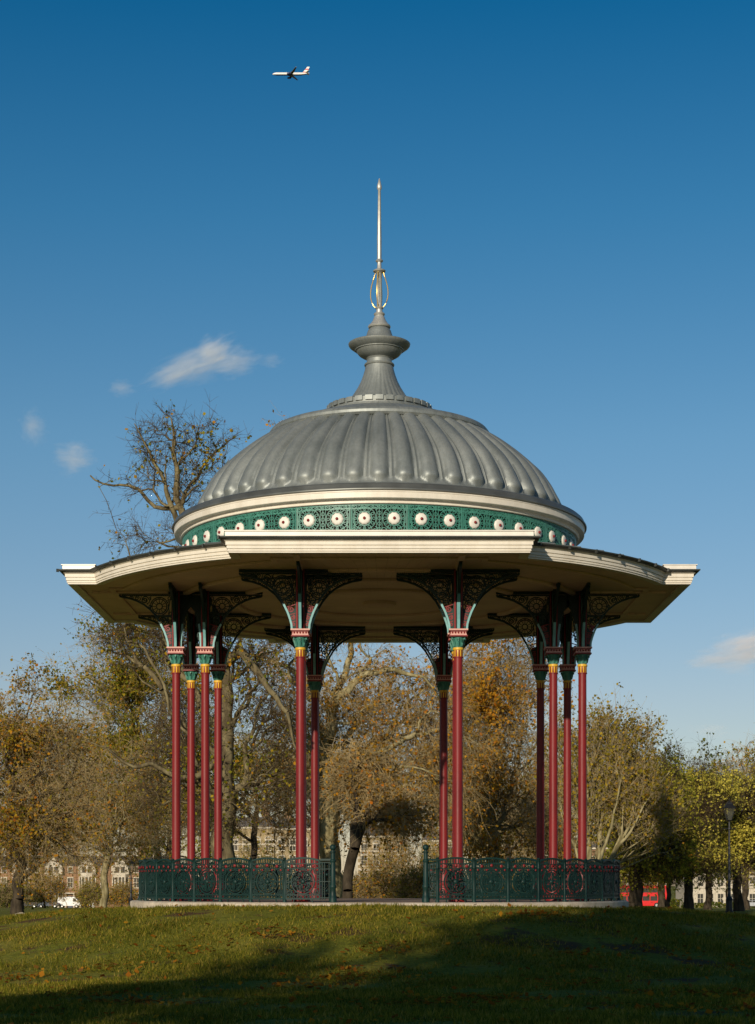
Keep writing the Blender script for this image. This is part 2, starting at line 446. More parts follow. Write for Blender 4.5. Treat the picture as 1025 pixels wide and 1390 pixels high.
def rosette(u0):
    mb2 = MB()
    rows = [(0, .045), (.095, .045), (.125, .030), (.138, .004)]
    vs = [fpl(u0, MV, .045)]; fs = []
    for r, w in rows[1:]:
        for i in range(Nr):
            a = 2 * PI * i / Nr
            rr = r * (1 + .045 * math.cos(a * 10)) if r > .1 else r
            vs.append(fpl(u0 + rr * math.cos(a), MV + rr * math.sin(a), w))
    for i in range(Nr): fs.append((0, 1 + i, 1 + (i + 1) % Nr))
    for j in range(2):
        for i in range(Nr): fs.append((1 + j * Nr + i, 1 + (j + 1) * Nr + i, 1 + (j + 1) * Nr + (i + 1) % Nr, 1 + j * Nr + (i + 1) % Nr))
    mb2.add(vs, fs, 0)
    c = fpl(u0, MV, .055); mb2.sphere(c, .034, 1, 10, 6)
    return mb2.mesh('rosette', [WHITE, RED], 40)
ros = [rosette(-MU), rosette(MU)]
fpan = link('frieze_panel', frieze_me, B, rz=R_(-90 + 7.5 - 7.5))
rch = [link('rosette', r, fpan) for r in ros]
for k in range(1, 24):
    c = fpan.copy(); C.objects.link(c); c.parent = B; c.rotation_euler = (0, 0, R_(-90 + 15 * k))
    for r in rch:
        d = r.copy(); C.objects.link(d); d.parent = c

# --- cornice
mb = MB()
mb.lathe([(4.70, 8.79), (4.875, 8.79), (4.89, 8.80), (4.89, 8.845), (4.90, 8.85), (4.91, 8.875), (5.02, 8.885), (5.03, 8.895), (5.03, 9.01), (5.04, 9.02), (5.04, 9.05), (5.0, 9.055)], 120)
mb.build('cornice', CREAM, B, 25)
mb = MB()
mb.lathe([(5.0, 9.052), (5.06, 9.05), (5.085, 9.06), (5.09, 9.085), (5.07, 9.11), (5.05, 9.13), (5.03, 9.19), (4.99, 9.225), (4.95, 9.23)], 120)
mb.build('cornice_capping', paint('lead_roll', (.13, .135, .125), .42, metal=.5, var=.25, scale=2), B, 50)
# --- fluted dome
prof = [(4.99, 9.19), (4.77, 9.245), (4.56, 9.31), (4.46, 9.37), (4.40, 9.45), (4.34, 9.60), (4.26, 9.80), (4.17, 9.97), (3.95, 10.28), (3.63, 10.59), (3.32, 10.85), (3.04, 11.06), (2.76, 11.24), (2.48, 11.39)]
def dense(prof, n):
    P = [Vector(p) for p in prof]; Ls = [0]
    for a, b in zip(P, P[1:]): Ls.append(Ls[-1] + (b - a).length)
    out = []
    for i in range(n + 1):
        s = Ls[-1] * i / n
        j = max(k for k in range(len(Ls)) if Ls[k] <= s + 1e-9); j = min(j, len(P) - 2)
        t = (s - Ls[j]) / (Ls[j + 1] - Ls[j])
        p0 = P[max(j - 1, 0)]; p1 = P[j]; p2 = P[j + 1]; p3 = P[min(j + 2, len(P) - 1)]
        q = .5 * ((2 * p1) + (p2 - p0) * t + (2 * p0 - 5 * p1 + 4 * p2 - p3) * t * t + (3 * p1 - p0 - 3 * p2 + p3) * t ** 3)
        out.append((q.x, q.y, s))
    return out
dp = dense(prof, 72); NL = 48; NS = 16
S0 = .60                        # where the lobes begin along the profile
Stot = dp[-1][2]
vs = []; cols = NL * NS
for j, (r, z, s) in enumerate(dp):
    r2, z2 = dp[min(j + 1, 72)][:2]; r1, z1 = dp[max(j - 1, 0)][:2]
    t = Vector((r2 - r1, z2 - z1)).normalized(); nr, nz_ = t.y, -t.x      # outward normal
    for i in range(cols):
        a = 2 * PI * i / cols
        ph = ((i % NS) / NS - .5) * 2                                     # -1..1 across one bay
        x = ph * (PI / NL) * r                                            # metres from lobe centre line
        bay = (PI / NL) * r
        top = max(0.0, min(1.0, (s - S0) / (Stot - S0)))
        half = bay * (.62 + .16 * top)
        h = 0.0
        if s > S0:
            # rounded bulb at the foot, swelling slightly there
            e = 1.0
            if s < S0 + .19: e = math.sqrt(max(0, 1 - ((S0 + .19 - s) / .19) ** 2))
            hw = half * (.30 + .70 * e) * (1 + .10 * math.exp(-((s - S0 - .2) / .16) ** 2))
            if abs(x) < hw:
                h = math.sqrt(1 - (x / hw) ** 2) * (.125 * e * (1 + .24 * math.exp(-((s - S0 - .17) / .17) ** 2))) * (1 - .30 * top)
            elif abs(ph) > .93 and s > S0 + .03: h = .030            # standing seam between the lobes
        rr = r + nr * h
        vs.append((rr * math.sin(a + PI / NL), -rr * math.cos(a + PI / NL), z + nz_ * h))
fs = []
for j in range(72):
    for i in range(cols):
        i2 = (i + 1) % cols
        fs.append((j * cols + i, j * cols + i2, (j + 1) * cols + i2, (j + 1) * cols + i))
mb = MB(); mb.add(vs, fs); mb.build('dome', LEAD, B, 50)
# --- ring moulding, scalloped ring, spire
mb = MB()
mb.lathe([(2.40, 11.33), (2.58, 11.31), (2.68, 11.33), (2.725, 11.38), (2.725, 11.44), (2.68, 11.50), (2.60, 11.535), (2.50, 11.55), (2.44, 11.545), (2.38, 11.58), (1.9, 11.77), (1.42, 11.92)], 96)
mb.build('ring_moulding', LEAD, B, 35)
mb = MB()
mb.lathe([(1.42, 11.86), (1.44, 11.93), (1.36, 11.96), (1.30, 11.97), (1.29, 12.0)], 72)
mb.lathe([(1.26, 11.98), (1.27, 12.13), (1.20, 12.17), (.75, 12.22)], 72)
for k in range(32):
    a = 2 * PI * k / 32
    mb.tube([(1.275 * math.cos(a + d_), 1.275 * math.sin(a + d_), 12.09) for d_ in (-.07, -.035, 0, .035, .07)], 0, flat=(.055, .03), up=(math.cos(a), math.sin(a), 0))
mb.build('scalloped_ring', LEAD, B, 35)
mb = MB()
def flute(r, z, a):
    k = max(0.0, min(1.0, (13.0 - z) / .6))
    return r * (1 + .035 * k * abs(math.cos(a * 16)))
mb.lathe([(.86, 12.19), (.74, 12.30), (.63, 12.45), (.53, 12.62), (.455, 12.78), (.40, 12.94), (.36, 13.08), (.335, 13.2)], 128, rf=flute)
mb.lathe([(.335, 13.17), (.365, 13.18), (.375, 13.205), (.36, 13.23), (.315, 13.24), (.305, 13.33), (.33, 13.37), (.42, 13.40), (.50, 13.45), (.55, 13.51), (.57, 13.55), (.60, 13.555), (.605, 13.575), (.66, 13.60), (.735, 13.655), (.76, 13.69), (.765, 13.72), (.74, 13.735), (.60, 13.74), (.57, 13.76), (.46, 13.78), (.38, 13.83), (.33, 13.91), (.30, 14.00), (.285, 14.05), (.24, 14.10), (.22, 14.13)], 48)
mb.build('spire_base', LEAD, B, 35)
mb = MB()
mb.lathe([(.22, 14.11), (.27, 14.12), (.285, 14.15), (.27, 14.18), (.22, 14.22), (.165, 14.30), (.135, 14.38), (.11, 14.42), (.135, 14.445), (.14, 14.465), (.12, 14.49), (.085, 14.50), (.075, 14.58), (.10, 14.60), (.105, 14.62), (.09, 14.64), (.065, 14.65),
          (.065, 15.46), (.08, 15.48), (.15, 15.51), (.16, 15.53), (.14, 15.55), (.075, 15.57), (.055, 15.60), (.05, 15.74), (.085, 15.76), (.095, 15.78), (.08, 15.80), (.055, 15.82), (.056, 16.3), (.033, 17.52), (.055, 17.55), (.062, 17.60), (.045, 17.68), (.012, 17.81), (.001, 17.82)], 20)
mb.build('finial', STEEL, B, 40)
for k in range(4):
    a = PI / 4 + k * PI / 2 + .5
    mb = MB(); pts = []
    for i in range(21):
        t = i / 20; z = 14.63 + .86 * t
        r = .10 + .125 * math.sin(PI * t ** .75) ** 1.0
        pts.append((r * math.cos(a), r * math.sin(a), z))
    mb.tube(pts, .013, 6); mb.build('wire_loop', GOLD, B, 60)

# --- columns
mb = MB()
mb.lathe([(.19, 0.0), (.19, .10), (.17, .12), (.155, .30), (.175, .32), (.175, .36), (.14, .40), (.115, .55), (.106, .75), (.103, 2.5), (.096, 5.40)], 24)
shaft_me = mb.mesh('column', RED, 35)
mb = MB()
for k in range(20):
    a0 = 2 * PI * k / 20
    mb.lathe([(.100, 5.40), (.106, 5.41), (.106, 5.56), (.100, 5.60)], 1, k % 2, a0=a0, a1=a0 + 2 * PI / 20 - 1e-4)
mb.lathe([(.104, 5.55), (.118, 5.56), (.122, 5.585), (.115, 5.61), (.10, 5.615)], 20, 0)
mb.lathe([(.098, 5.38), (.113, 5.385), (.113, 5.41), (.10, 5.415)], 20, 1)
band_me = mb.mesh('necking_band', [YELLOW, RED], 40)
mb = MB()
mb.lathe([(.10, 5.61), (.104, 5.63), (.106, 5.70), (.13, 5.77), (.15, 5.82), (.155, 5.84)], 16, cap1=True)
for k in range(8):                                              # curled leaves round the bell
    a = 2 * PI * k / 8; u = Vector((math.cos(a), math.sin(a), 0))
    big = .035 if k % 2 else .0
    mb.tube([u * .105 + Vector((0, 0, 5.64)), u * .122 + Vector((0, 0, 5.72)), u * (.145 + big * .6) + Vector((0, 0, 5.79)), u * (.165 + big) + Vector((0, 0, 5.805)), u * (.170 + big) + Vector((0, 0, 5.775))], [.022, .026, .026, .022, .010], 6)
cap_me = mb.mesh('capital', TEAL, 50)
mb = MB()
mb.box((0, 0, 5.855), (.40, .40, .028), 1); mb.box((0, 0, 5.885), (.36, .36, .034), 0); mb.box((0, 0, 5.925), (.33, .33, .05), 0)
for s_ in (-1, 1):
    for k in range(5):
        x = -.13 + .065 * k
        mb.sphere((x, s_ * .168, 5.925), .022, 1, 8, 5); mb.sphere((s_ * .168, x, 5.925), .022, 1, 8, 5)
mb.box((0, 0, 5.962), (.37, .37, .026), 1); mb.box((0, 0, 5.992), (.42, .42, .034), 0)
aba_me = mb.mesh('abacus', [PINK, RED], None)
mb = MB()
mb.box((0, 0, 6.67), (.13, .13, 1.34), 0)
for s_ in (-1, 1):
    mb.box((0, s_ * .075, 6.66), (.055, .022, 1.30), 1); mb.box((s_ * .075, 0, 6.66), (.022, .055, 1.30), 1)
    for q in (-1, 1):
        mb.tube([(s_ * .070, q * .070, 6.01), (s_ * .070, q * .070, 7.33)], .024, 8, 2)
post_me = mb.mesh('post', [DGREEN, PALE_TEAL, RED], 60)

def bracket_mesh(short=False):
    """openwork spandrel in the XZ plane, rising from the capital and reaching outward along +X"""
    mb = MB(); z0 = 6.01; S = .245 if short else 1.0
    def P(u, v, w=0.0): return ((.08 + (u - .08) * S) if short else u, w, z0 + v)
    def bar(pts, w=.012, t=.014, m=0, closed=False): mb.tube([P(*p) for p in pts], 0, flat=(w, t), up=(0, 1, 0), closed=closed, m=m)
    rib = [(.19, 0.0), (.20, .12), (.235, .25), (.29, .40), (.37, .56), (.47, .73), (.60, .89), (.76, 1.02), (.94, 1.115), (1.12, 1.175), (1.27, 1.20), (1.33, 1.215), (1.345, 1.25)]
    ri = [p for p in rib]
    bar(ri[:5], .022, .030, 1); bar(ri[4:], .022, .030, 0)  # upper rib and scrolls: the eaves' shade is put into the dark colour
    bar([(.06, 1.295), (1.36, 1.295)], .028, .036); bar([(.08, 1.235), (1.32, 1.235)], .010, .02)
    for k in range(9 if short else 26): 
        u = .12 + k * (1.2 / (9 if short else 26)); bar(arc_pts(u, 1.265, .018, 0, 2 * PI, 6)[:-1], .006, .012, closed=True)
    bar([(.10, 0), (.10, 1.24)], .014, .02)
    if short:
        mb.prism([(.09, .02), (.20, .02), (.26, .30), (.40, .60), (.75, .85), (1.3, 1.0), (1.3, 1.24), (.09, 1.24)], P, -.008, .008)
        for v in (.25, .5, .75, 1.0): bar(spiral(.3 + v * .3, v, .10 + v * .16, .03, 0, 1.2), .012)
        return mb.mesh('bracket', [DGREEN, PALE_TEAL, RED], 50)
    mb.prism([(.09, .02), (.185, .02), (.195, .12), (.23, .25), (.275, .36), (.20, .44), (.09, .48)], P, -.007, .007)
    # wheel
    cx, cy = .40, .98
    for r in (.215, .175, .07): bar(arc_pts(cx, cy, r, 0, 2 * PI, 20)[:-1], .011, .014, closed=True)
    for k in range(12):
        a = 2 * PI * k / 12
        bar([(cx + .07 * math.cos(a), cy + .07 * math.sin(a)), (cx + .175 * math.cos(a), cy + .175 * math.sin(a))], .007, .010)
        bar(arc_pts(cx + .195 * math.cos(a), cy + .195 * math.sin(a), .018, 0, 2 * PI, 6)[:-1], .006, .012, closed=True)
    # scrolls towards the tip
    bar(spiral(.74, 1.13, .095, .018, PI * .9, -1.6), .012); bar(spiral(.745, 1.13, .05, .01, 0, 1.1), .009)
    bar(spiral(.93, 1.175, .058, .012, PI, -1.5), .010); bar(spiral(1.07, 1.195, .04, .01, PI, -1.4), .009)
    bar([(.60, 1.22), (.64, 1.08), (.70, 1.03)], .010); bar([(.83, 1.22), (.85, 1.14), (.90, 1.11)], .009); bar([(1.0, 1.22), (1.02, 1.17), (1.16, 1.20), (1.26, 1.225)], .008)
    for u, v, r in ((.63, 1.16, .03), (.82, 1.08, .028), (.16, 1.17, .04), (.15, .80, .04), (.62, .98, .03), (.20, 1.10, .025)): bar(arc_pts(u, v, r, 0, 2 * PI, 8)[:-1], .009, closed=True)
    # scrolls down the neck
    bar(spiral(.27, .66, .105, .015, PI / 2, 1.6), .012); bar(spiral(.205, .45, .075, .012, PI / 2, -1.6), .012, m=2)
    bar(spiral(.165, .27, .055, .010, PI / 2, 1.5), .012, m=2); bar(spiral(.15, .12, .042, .010, PI / 2, -1.4), .012, m=2)
    bar([(.11, .78), (.20, .74), (.33, .75)], .010); bar([(.11, .56), (.2, .53), (.30, .50)], .010, m=2); bar([(.11, .36), (.17, .35), (.23, .33)], .010, m=2); bar([(.11, .19), (.2, .18)], .010, m=2)
    bar([(.42, .74), (.40, .77)], .010); bar([(.13, 1.2), (.18, .95), (.15, .75), (.12, .7)], .009)
    return mb.mesh('bracket', [DGREEN, PALE_TEAL, RED], 50)
br_long, br_short = bracket_mesh(), bracket_mesh(True)
AX, C1, C2 = 1.740, 4.82, 4.13
spots = []
for q in range(4):
    for sgn in (-1, 1):
        for outer in (True, False):
            x, y = sgn * AX, -(C1 if outer else C2)
            ca, sa = math.cos(q * PI / 2), math.sin(q * PI / 2)
            spots.append((x * ca - y * sa, x * sa + y * ca, q, outer))
for x, y, q, outer in spots:
    col = link('column', shaft_me, B, (x, y, 0), q * PI / 2)
    link('necking_band', band_me, col); link('capital', cap_me, col); link('abacus', aba_me, col); link('post', post_me, col)
    for k in range(4):                       # +x, +y, -x, -y in the column's own frame; -y looks outward
        short = (k == 1) if outer else (k == 3)
        link('bracket', br_short if short else br_long, col, rz=k * PI / 2)

# ------------------------------------------------------------------ RAILINGS
NP = 44; RAD = 5.87; PA = 2 * PI / NP; PWH = RAD * math.sin(PA / 2)
mb = MB()
def rp(u, v, w=0.0): return (u, w, v)
def rb(pts, w=.010, t=.010, m=0, closed=False): mb.tube([rp(*p) for p in pts], 0, flat=(w, t), up=(0, 1, 0), closed=closed, m=m)
W = PWH - .035
rb(line((-W, .075), (W, .075), 2), .016, .016); rb(line((-W, .165), (W, .165)), .009, .012)
rb(line((-W, .735), (W, .735)), .010, .012); rb(line((-W, .835), (W, .835)), .011, .014)
arch = [(-W, .90)] + [(-W + 2 * W * i / 12, .905 + .055 * math.sin(PI * i / 12)) for i in range(1, 12)] + [(W, .90)]
rb(arch, .020, .026)
for k in range(13):                                             # little balusters under the hand rail
    u = -W + 2 * W * (k + .5) / 13; rb([(u, .835), (u, .90 + .05 * math.sin(PI * (k + .5) / 13))], .008, .008)
rb(arc_pts(0, .445, .262, 0, 2 * PI, 24)[:-1], .013, .014, closed=True)
rb(arc_pts(0, .445, .215, 0, 2 * PI, 20)[:-1], .007, .010, closed=True)
for s_ in (-1, 1):
    rb(spiral(s_ * .10, .53, .095, .015, PI / 2, -s_ * 1.5), .011); rb(spiral(s_ * .10, .36, .085, .015, -PI / 2, s_ * 1.5), .011)
    rb([(0, .22), (s_ * .05, .32), (s_ * .02, .45), (s_ * .06, .58), (0, .68)], .010)
    rb(spiral(s_ * .31, .655, .062, .012, PI / 2, s_ * 1.4), .010); rb(spiral(s_ * .31, .235, .062, .012, -PI / 2, -s_ * 1.4), .010)
    rb(line((s_ * (W - .06), .165), (s_ * (W - .06), .735)), .008); rb(line((s_ * W, .05), (s_ * W, .90)), .012, .012)
    for v in (.34, .45, .56): rb(arc_pts(s_ * (W - .03), v, .022, 0, 2 * PI, 7)[:-1], .007, closed=True)
    rb([(s_ * .27, .45), (s_ * (W - .06), .45)], .008)
    rb([(s_ * .15, .66), (s_ * .2, .7), (s_ * .26, .735)], .008); rb([(s_ * .15, .235), (s_ * .2, .2), (s_ * .26, .165)], .008)
    for u in (.08, .16, .24): rb([(s_ * .02, .45), (s_ * u, .45 + .05 * (.3 - u)), (s_ * (u + .03), .50)], .006)
mb.sphere((0, -.012, .445), .055, 0, 10, 6, (1, .6, 1))
for k in range(10):
    a = 2 * PI * k / 10
    rb(spiral(.165 * math.cos(a), .445 + .165 * math.sin(a), .045, .012, a, 1.1, 8), .009)
    rb([(.06 * math.cos(a), .445 + .06 * math.sin(a)), (.12 * math.cos(a + .25), .445 + .12 * math.sin(a + .25)), (.21 * math.cos(a), .445 + .21 * math.sin(a))], .009)
for k in range(14):
    u = -W + 2 * W * (k + .5) / 14
    if abs(u) > .17: rb(line((u, .165), (u, .23 + .0 * k)), .007); rb(line((u, .735), (u, .665)), .007)
for k in range(9):
    u = -W + 2 * W * (k + .5) / 9; rb(arc_pts(u, .12, .034, 0, 2 * PI, 8)[:-1], .008, closed=True)
for k in range(7):
    u = -W + 2 * W * (k + .5) / 7; rb(arc_pts(u, .785, .036, 0, 2 * PI, 8)[:-1], .007, closed=True)
# feet and shared upright at the panel's left edge
for u in (-PWH,):
    mb.lathe([(.045, 0), (.045, .05), (.028, .07), (.026, .72), (.036, .735), (.036, .76), (.026, .78), (.026, .93), (.038, .945), (.03, .965), (.012, .975)], 8, 0, c=(u, 0), cap1=True)
mb.tube([rp(-.2, .075), rp(-.22, .0)], .014, 5); mb.tube([rp(.2, .075), rp(.22, 0)], .014, 5)
for u in (-.24, 0, .24): mb.sphere((u, -.030, .782 if u else .80), .036, 1, 8, 6, (1, .5, 1))
for u in (-.33, -.12, .12, .33): mb.sphere((u, -.022, .70), .024, 1, 8, 5, (1, .5, 1))
rail_me = mb.mesh('panel', [DGREEN, RED], 50)
mb = MB()
for u in (-.05, .05, -.1):
    mb.tube([(u, 0, .05), (u, 0, .86)], .012, 6)
for v in (.10, .45, .72, .86): mb.tube([(-.15, 0, v), (.115, 0, v)], .012, 5)
mb.tube([(-.15, 0, .92), (.115, 0, .92)], 0, flat=(.02, .026), up=(0, 1, 0))
for v in (.25, .6): mb.sphere((0, 0, v), .03, 0, 8, 5)
lat_me = mb.mesh('end_lattice', [DGREEN], 50)
mb = MB()
mb.lathe([(.085, 0), (.085, .10), (.07, .12), (.062, .30), (.075, .32), (.075, .36), (.06, .38), (.055, .86), (.068, .875), (.068, .91), (.05, .93), (.048, 1.06), (.064, 1.075), (.064, 1.10), (.04, 1.11), (.035, 1.13)], 12, cap1=True)
mb.sphere((0, 0, 1.185), .07, 0, 12, 8)
gp_me = mb.mesh('gate_post', [DGREEN], 40)
def polar(a, r=RAD): return (r * math.sin(a), -r * math.cos(a), .004)
for side, lab in ((-1, 'dark green iron railing left of the entrance, in full sun with scrollwork panels'), (1, 'dark green iron railing right of the entrance, shaded by trees')):
    rl = thing('railing', lab, 'railing', (0, 0, 0), group='cast iron railings round the bandstand')
    for k in range(19):
        # panels from 11.6 degrees from the front to 11.6 degrees from the back
        a = side * (R_(12.3) + PA * (k + .5))
        if side < 0: pass
        x, y, _ = polar(a, RAD * math.cos(PA / 2))
        p = link('panel', rail_me, rl, (x, y, .004), a)
    for a_deg in (9.8,):
        g = link('gate_post', gp_me, rl, polar(side * R_(a_deg)), side * R_(a_deg))
    for a_deg in (11.1,):
        link('end_lattice', lat_me, rl, polar(side * R_(a_deg)), side * R_(a_deg) + (PI if (side > 0) ^ (a_deg > 90) else 0))

# ------------------------------------------------------------------ TERRAIN
rng = np.random.default_rng(11)
def wob(x, y):
    return (.5 * np.sin(x * .9 + 1.3 * np.sin(y * .53)) * np.cos(y * .8 + .7) + .3 * np.sin(x * 2.1 + y * 1.7) + .2 * np.sin(x * 4.3 - y * 3.1 + 1))
def ground(x, y):
    x = np.asarray(x, float); y = np.asarray(y, float)
    r = np.hypot(x, y); d = y + D
    ca = np.clip(-y / np.maximum(r, .1), -1, 1)
    edge = -.20 + .13 * np.clip(ca, 0, 1) ** 1.5
    prof = np.interp(r, [0, 5.9, 6.3, 7.5, 9.0, 10.4, 11.7, 13.0, 14.5, 17.0, 20.0], [0, 0, 0, .07, .24, .50, .80, 1.02, 1.18, 1.28, 1.30])
    z = edge * np.clip(1 - prof / 1.3, 0, 1) - prof
    far = np.where(d > 115, -(d - 115) * .0119, 0.0)
    far = np.maximum(far, -3.55)
    z = z + far
    amp = np.clip((r - 6.0) / 2.0, 0, 1) * np.where(d > 110, .2, 1.0)
    z = z + wob(x, y) * .022 * amp
    z = np.where(r < 5.95, -.35, z)
    return z
def gz(x, y): return float(ground(x, y))
def axis(lo, hi, f0, f1, step, grow):
    fine = list(np.arange(f0, f1 + 1e-6, step))
    a = f0; s = step; left = []
    while a > lo: s *= grow; a -= s; left.append(a)
    b = f1; s = step; right = []
    while b < hi: s *= grow; b += s; right.append(b)
    return np.array(left[::-1] + fine + right)
gx = axis(-2500, 2500, -15, 15, .3, 1.18); gy = axis(-200, 4500, -26, 14, .3, 1.16)
X, Y = np.meshgrid(gx, gy); Z = ground(X, Y)
V = np.stack([X.ravel(), Y.ravel(), Z.ravel()], 1); nx = len(gx); ny = len(gy)
ii, jj = np.meshgrid(np.arange(nx - 1), np.arange(ny - 1)); a = (jj * nx + ii).ravel()
Q = np.stack([a, a + 1, a + nx + 1, a + nx], 1)

def ground_mat():
    m, nt, b, N, L = nodes('grass_ground')
    tc = N.new('ShaderNodeTexCoord')
    def noise(scale, det=6, rough=.6):
        n = N.new('ShaderNodeTexNoise'); n.inputs['Scale'].default_value = scale; n.inputs['Detail'].default_value = det; n.inputs['Roughness'].default_value = rough
        L.new(tc.outputs['Object'], n.inputs['Vector']); return n
    n1 = noise(.35); n2 = noise(9, 8, .75); n3 = noise(.8, 5)
    r1 = ramp(N, [(.3, (.12, .13, .014)), (.5, (.19, .19, .022)), (.72, (.28, .23, .04))]); L.new(n1.outputs['Fac'], r1.inputs[0])
    r2 = ramp(N, [(.25, (.45,) * 3), (.75, (1.4,) * 3)]); L.new(n2.outputs['Fac'], r2.inputs[0])
    mx = N.new('ShaderNodeMix'); mx.data_type = 'RGBA'; mx.blend_type = 'MULTIPLY'; mx.inputs['Factor'].default_value = 1
    L.new(r1.outputs[0], mx.inputs['A']); L.new(r2.outputs[0], mx.inputs['B'])
    soil = ramp(N, [(.56, (0,) * 3), (.64, (1,) * 3)]); L.new(n3.outputs['Fac'], soil.inputs[0])
    m2 = N.new('ShaderNodeMix'); m2.data_type = 'RGBA'; L.new(soil.outputs[0], m2.inputs['Factor']); L.new(mx.outputs['Result'], m2.inputs['A']); m2.inputs['B'].default_value = (.105, .058, .028, 1)
    L.new(m2.outputs['Result'], b.inputs['Base Color']); b.inputs['Roughness'].default_value = .95; b.inputs['Specular IOR Level'].default_value = .1
    bp = N.new('ShaderNodeBump'); bp.inputs['Strength'].default_value = .9; bp.inputs['Distance'].default_value = .06
    L.new(n2.outputs['Fac'], bp.inputs['Height']); L.new(bp.outputs[0], b.inputs['Normal'])
    return m
g = link('ground', np_mesh('ground', V, quads=Q, mats=[ground_mat()], smooth=True)); g['kind'] = 'structure'

# grass blades on the mound and the near lawn
NB = 330000
d_ = 20.5 + (46 - 20.5) * rng.random(NB) ** 1.0
px_ = (rng.random(NB) - .5) * 1.0
bx = px_ * 2 * (d_ * .2135 + .6); by = d_ - D
r_ = np.hypot(bx, by)
patch = (np.sin(bx * 1.1 + 2 * np.sin(by * .6)) + np.sin(by * 1.7 + bx * .7 + 1) + .8 * np.sin(bx * 2.9 - by * 2.3)) 
keep = (r_ > 6.12) & (rng.random(NB) < np.where(patch < -1.15, .10, np.where(patch < -.8, .55, 1.0)))
bx, by, patch = bx[keep], by[keep], patch[keep]; nb = len(bx)
bz = ground(bx, by)
ang = rng.random(nb) * 2 * PI; hgt = .022 + .075 * rng.random(nb) ** 3 + .016 * np.clip(patch, 0, 2); wid = .006 + .007 * rng.random(nb)
lean = (rng.random((nb, 2)) - .5) * .09
base = np.stack([bx, by, bz - .01], 1); dx = np.stack([np.cos(ang), np.sin(ang), np.zeros(nb)], 1) * wid[:, None]
tip = base + np.stack([lean[:, 0], lean[:, 1], hgt], 1)
V = np.stack([base - dx, base + dx, tip], 1).reshape(-1, 3)
def patchy(m, scale, stops):
    N, L = m.node_tree.nodes, m.node_tree.links
    tc = N.new('ShaderNodeTexCoord'); n = N.new('ShaderNodeTexNoise'); n.inputs['Scale'].default_value = scale; n.inputs['Detail'].default_value = 5; n.inputs['Roughness'].default_value = .65
    L.new(tc.outputs['Object'], n.inputs['Vector']); r = ramp(N, stops); L.new(n.outputs['Fac'], r.inputs[0])
    src = [x for x in N if x.type == 'VALTORGB' and x != r][0]
    mx = N.new('ShaderNodeMix'); mx.data_type = 'RGBA'; mx.blend_type = 'MULTIPLY'; mx.inputs['Factor'].default_value = 1
    L.new(src.outputs[0], mx.inputs['A']); L.new(r.outputs[0], mx.inputs['B'])
    for x in N:
        if x.type in ('BSDF_DIFFUSE', 'BSDF_TRANSLUCENT'): L.new(mx.outputs['Result'], x.inputs[0])
    return m
GRASS = leaf_mat('grass_blades', [(0, (.070, .085, .010)), (.45, (.175, .172, .020)), (.8, (.29, .235, .036)), (1, (.42, .30, .075))])
o = link('grass', np_mesh('grass', V, tris=np.arange(nb * 3).reshape(-1, 3), mats=[patchy(GRASS, .75, [(.30, (.55, .50, .42)), (.46, (.85, .88, .8)), (.60, (1.15, 1.1, 1.0)), (.75, (1.45, 1.2, 1.0))])])); o['kind'] = 'stuff'
o['label'] = 'short rough grass growing over the mound in front of the bandstand'; o['category'] = 'grass'

AUTUMN = [(0, (.05, .06, .008)), (.3, (.12, .11, .012)), (.55, (.25, .16, .015)), (.8, (.36, .15, .015)), (1, (.20, .06, .012))]
FALLEN = leaf_mat('fallen_leaf', [(0, (.16, .05, .012)), (.4, (.34, .12, .015)), (.75, (.48, .24, .02)), (1, (.20, .10, .03))])
def leaf_quads(P, size, rng, flat=0.0):
    """kite shaped leaf faces at points P"""
    n = len(P)
    u = rng.normal(size=(n, 3)); u[:, 2] *= (1 - flat); u /= np.linalg.norm(u, axis=1)[:, None]
    w = rng.normal(size=(n, 3)); 
    if flat: w = np.cross(np.array([0, 0, 1.0]) + .35 * rng.normal(size=(n, 3)), u)
    w -= u * (u * w).sum(1)[:, None]; w /= np.linalg.norm(w, axis=1)[:, None]
    s = (np.asarray(size) * (.45 + 1.15 * rng.random(n) ** 1.6))[:, None]
    return np.stack([P - u * s * .5, P + w * s * .42 + u * s * .05, P + u * s * .55, P - w * s * .42 + u * s * .05], 1).reshape(-1, 3)
nl = 1100
d_ = 21 + 24 * rng.random(nl); lx = (rng.random(nl) - .5) * 2 * (d_ * .2135); ly = d_ - D
cl = rng.random((26, 2)); cx_ = (cl[:, 0] - .5) * 14; cy_ = 24 + cl[:, 1] * 14 - D
k_ = rng.integers(0, 26, 2200); lx = np.concatenate([lx, cx_[k_] + rng.normal(size=2200) * (.25 + .5 * rng.random(2200))]); ly = np.concatenate([ly, cy_[k_] + rng.normal(size=2200) * .4])
kp = np.hypot(lx, ly) > 6.3; lx, ly = lx[kp], ly[kp]
P = np.stack([lx, ly, ground(lx, ly) + .045 + .02 * rng.random(len(lx))], 1)
V = leaf_quads(P, .085, rng, flat=.75)
o = link('fallen_leaves', np_mesh('fallen_leaves', V, quads=np.arange(len(V)).reshape(-1, 4), mats=[FALLEN])); o['kind'] = 'stuff'
o['label'] = 'orange and brown fallen leaves scattered over the grass mound'; o['category'] = 'fallen leaves'

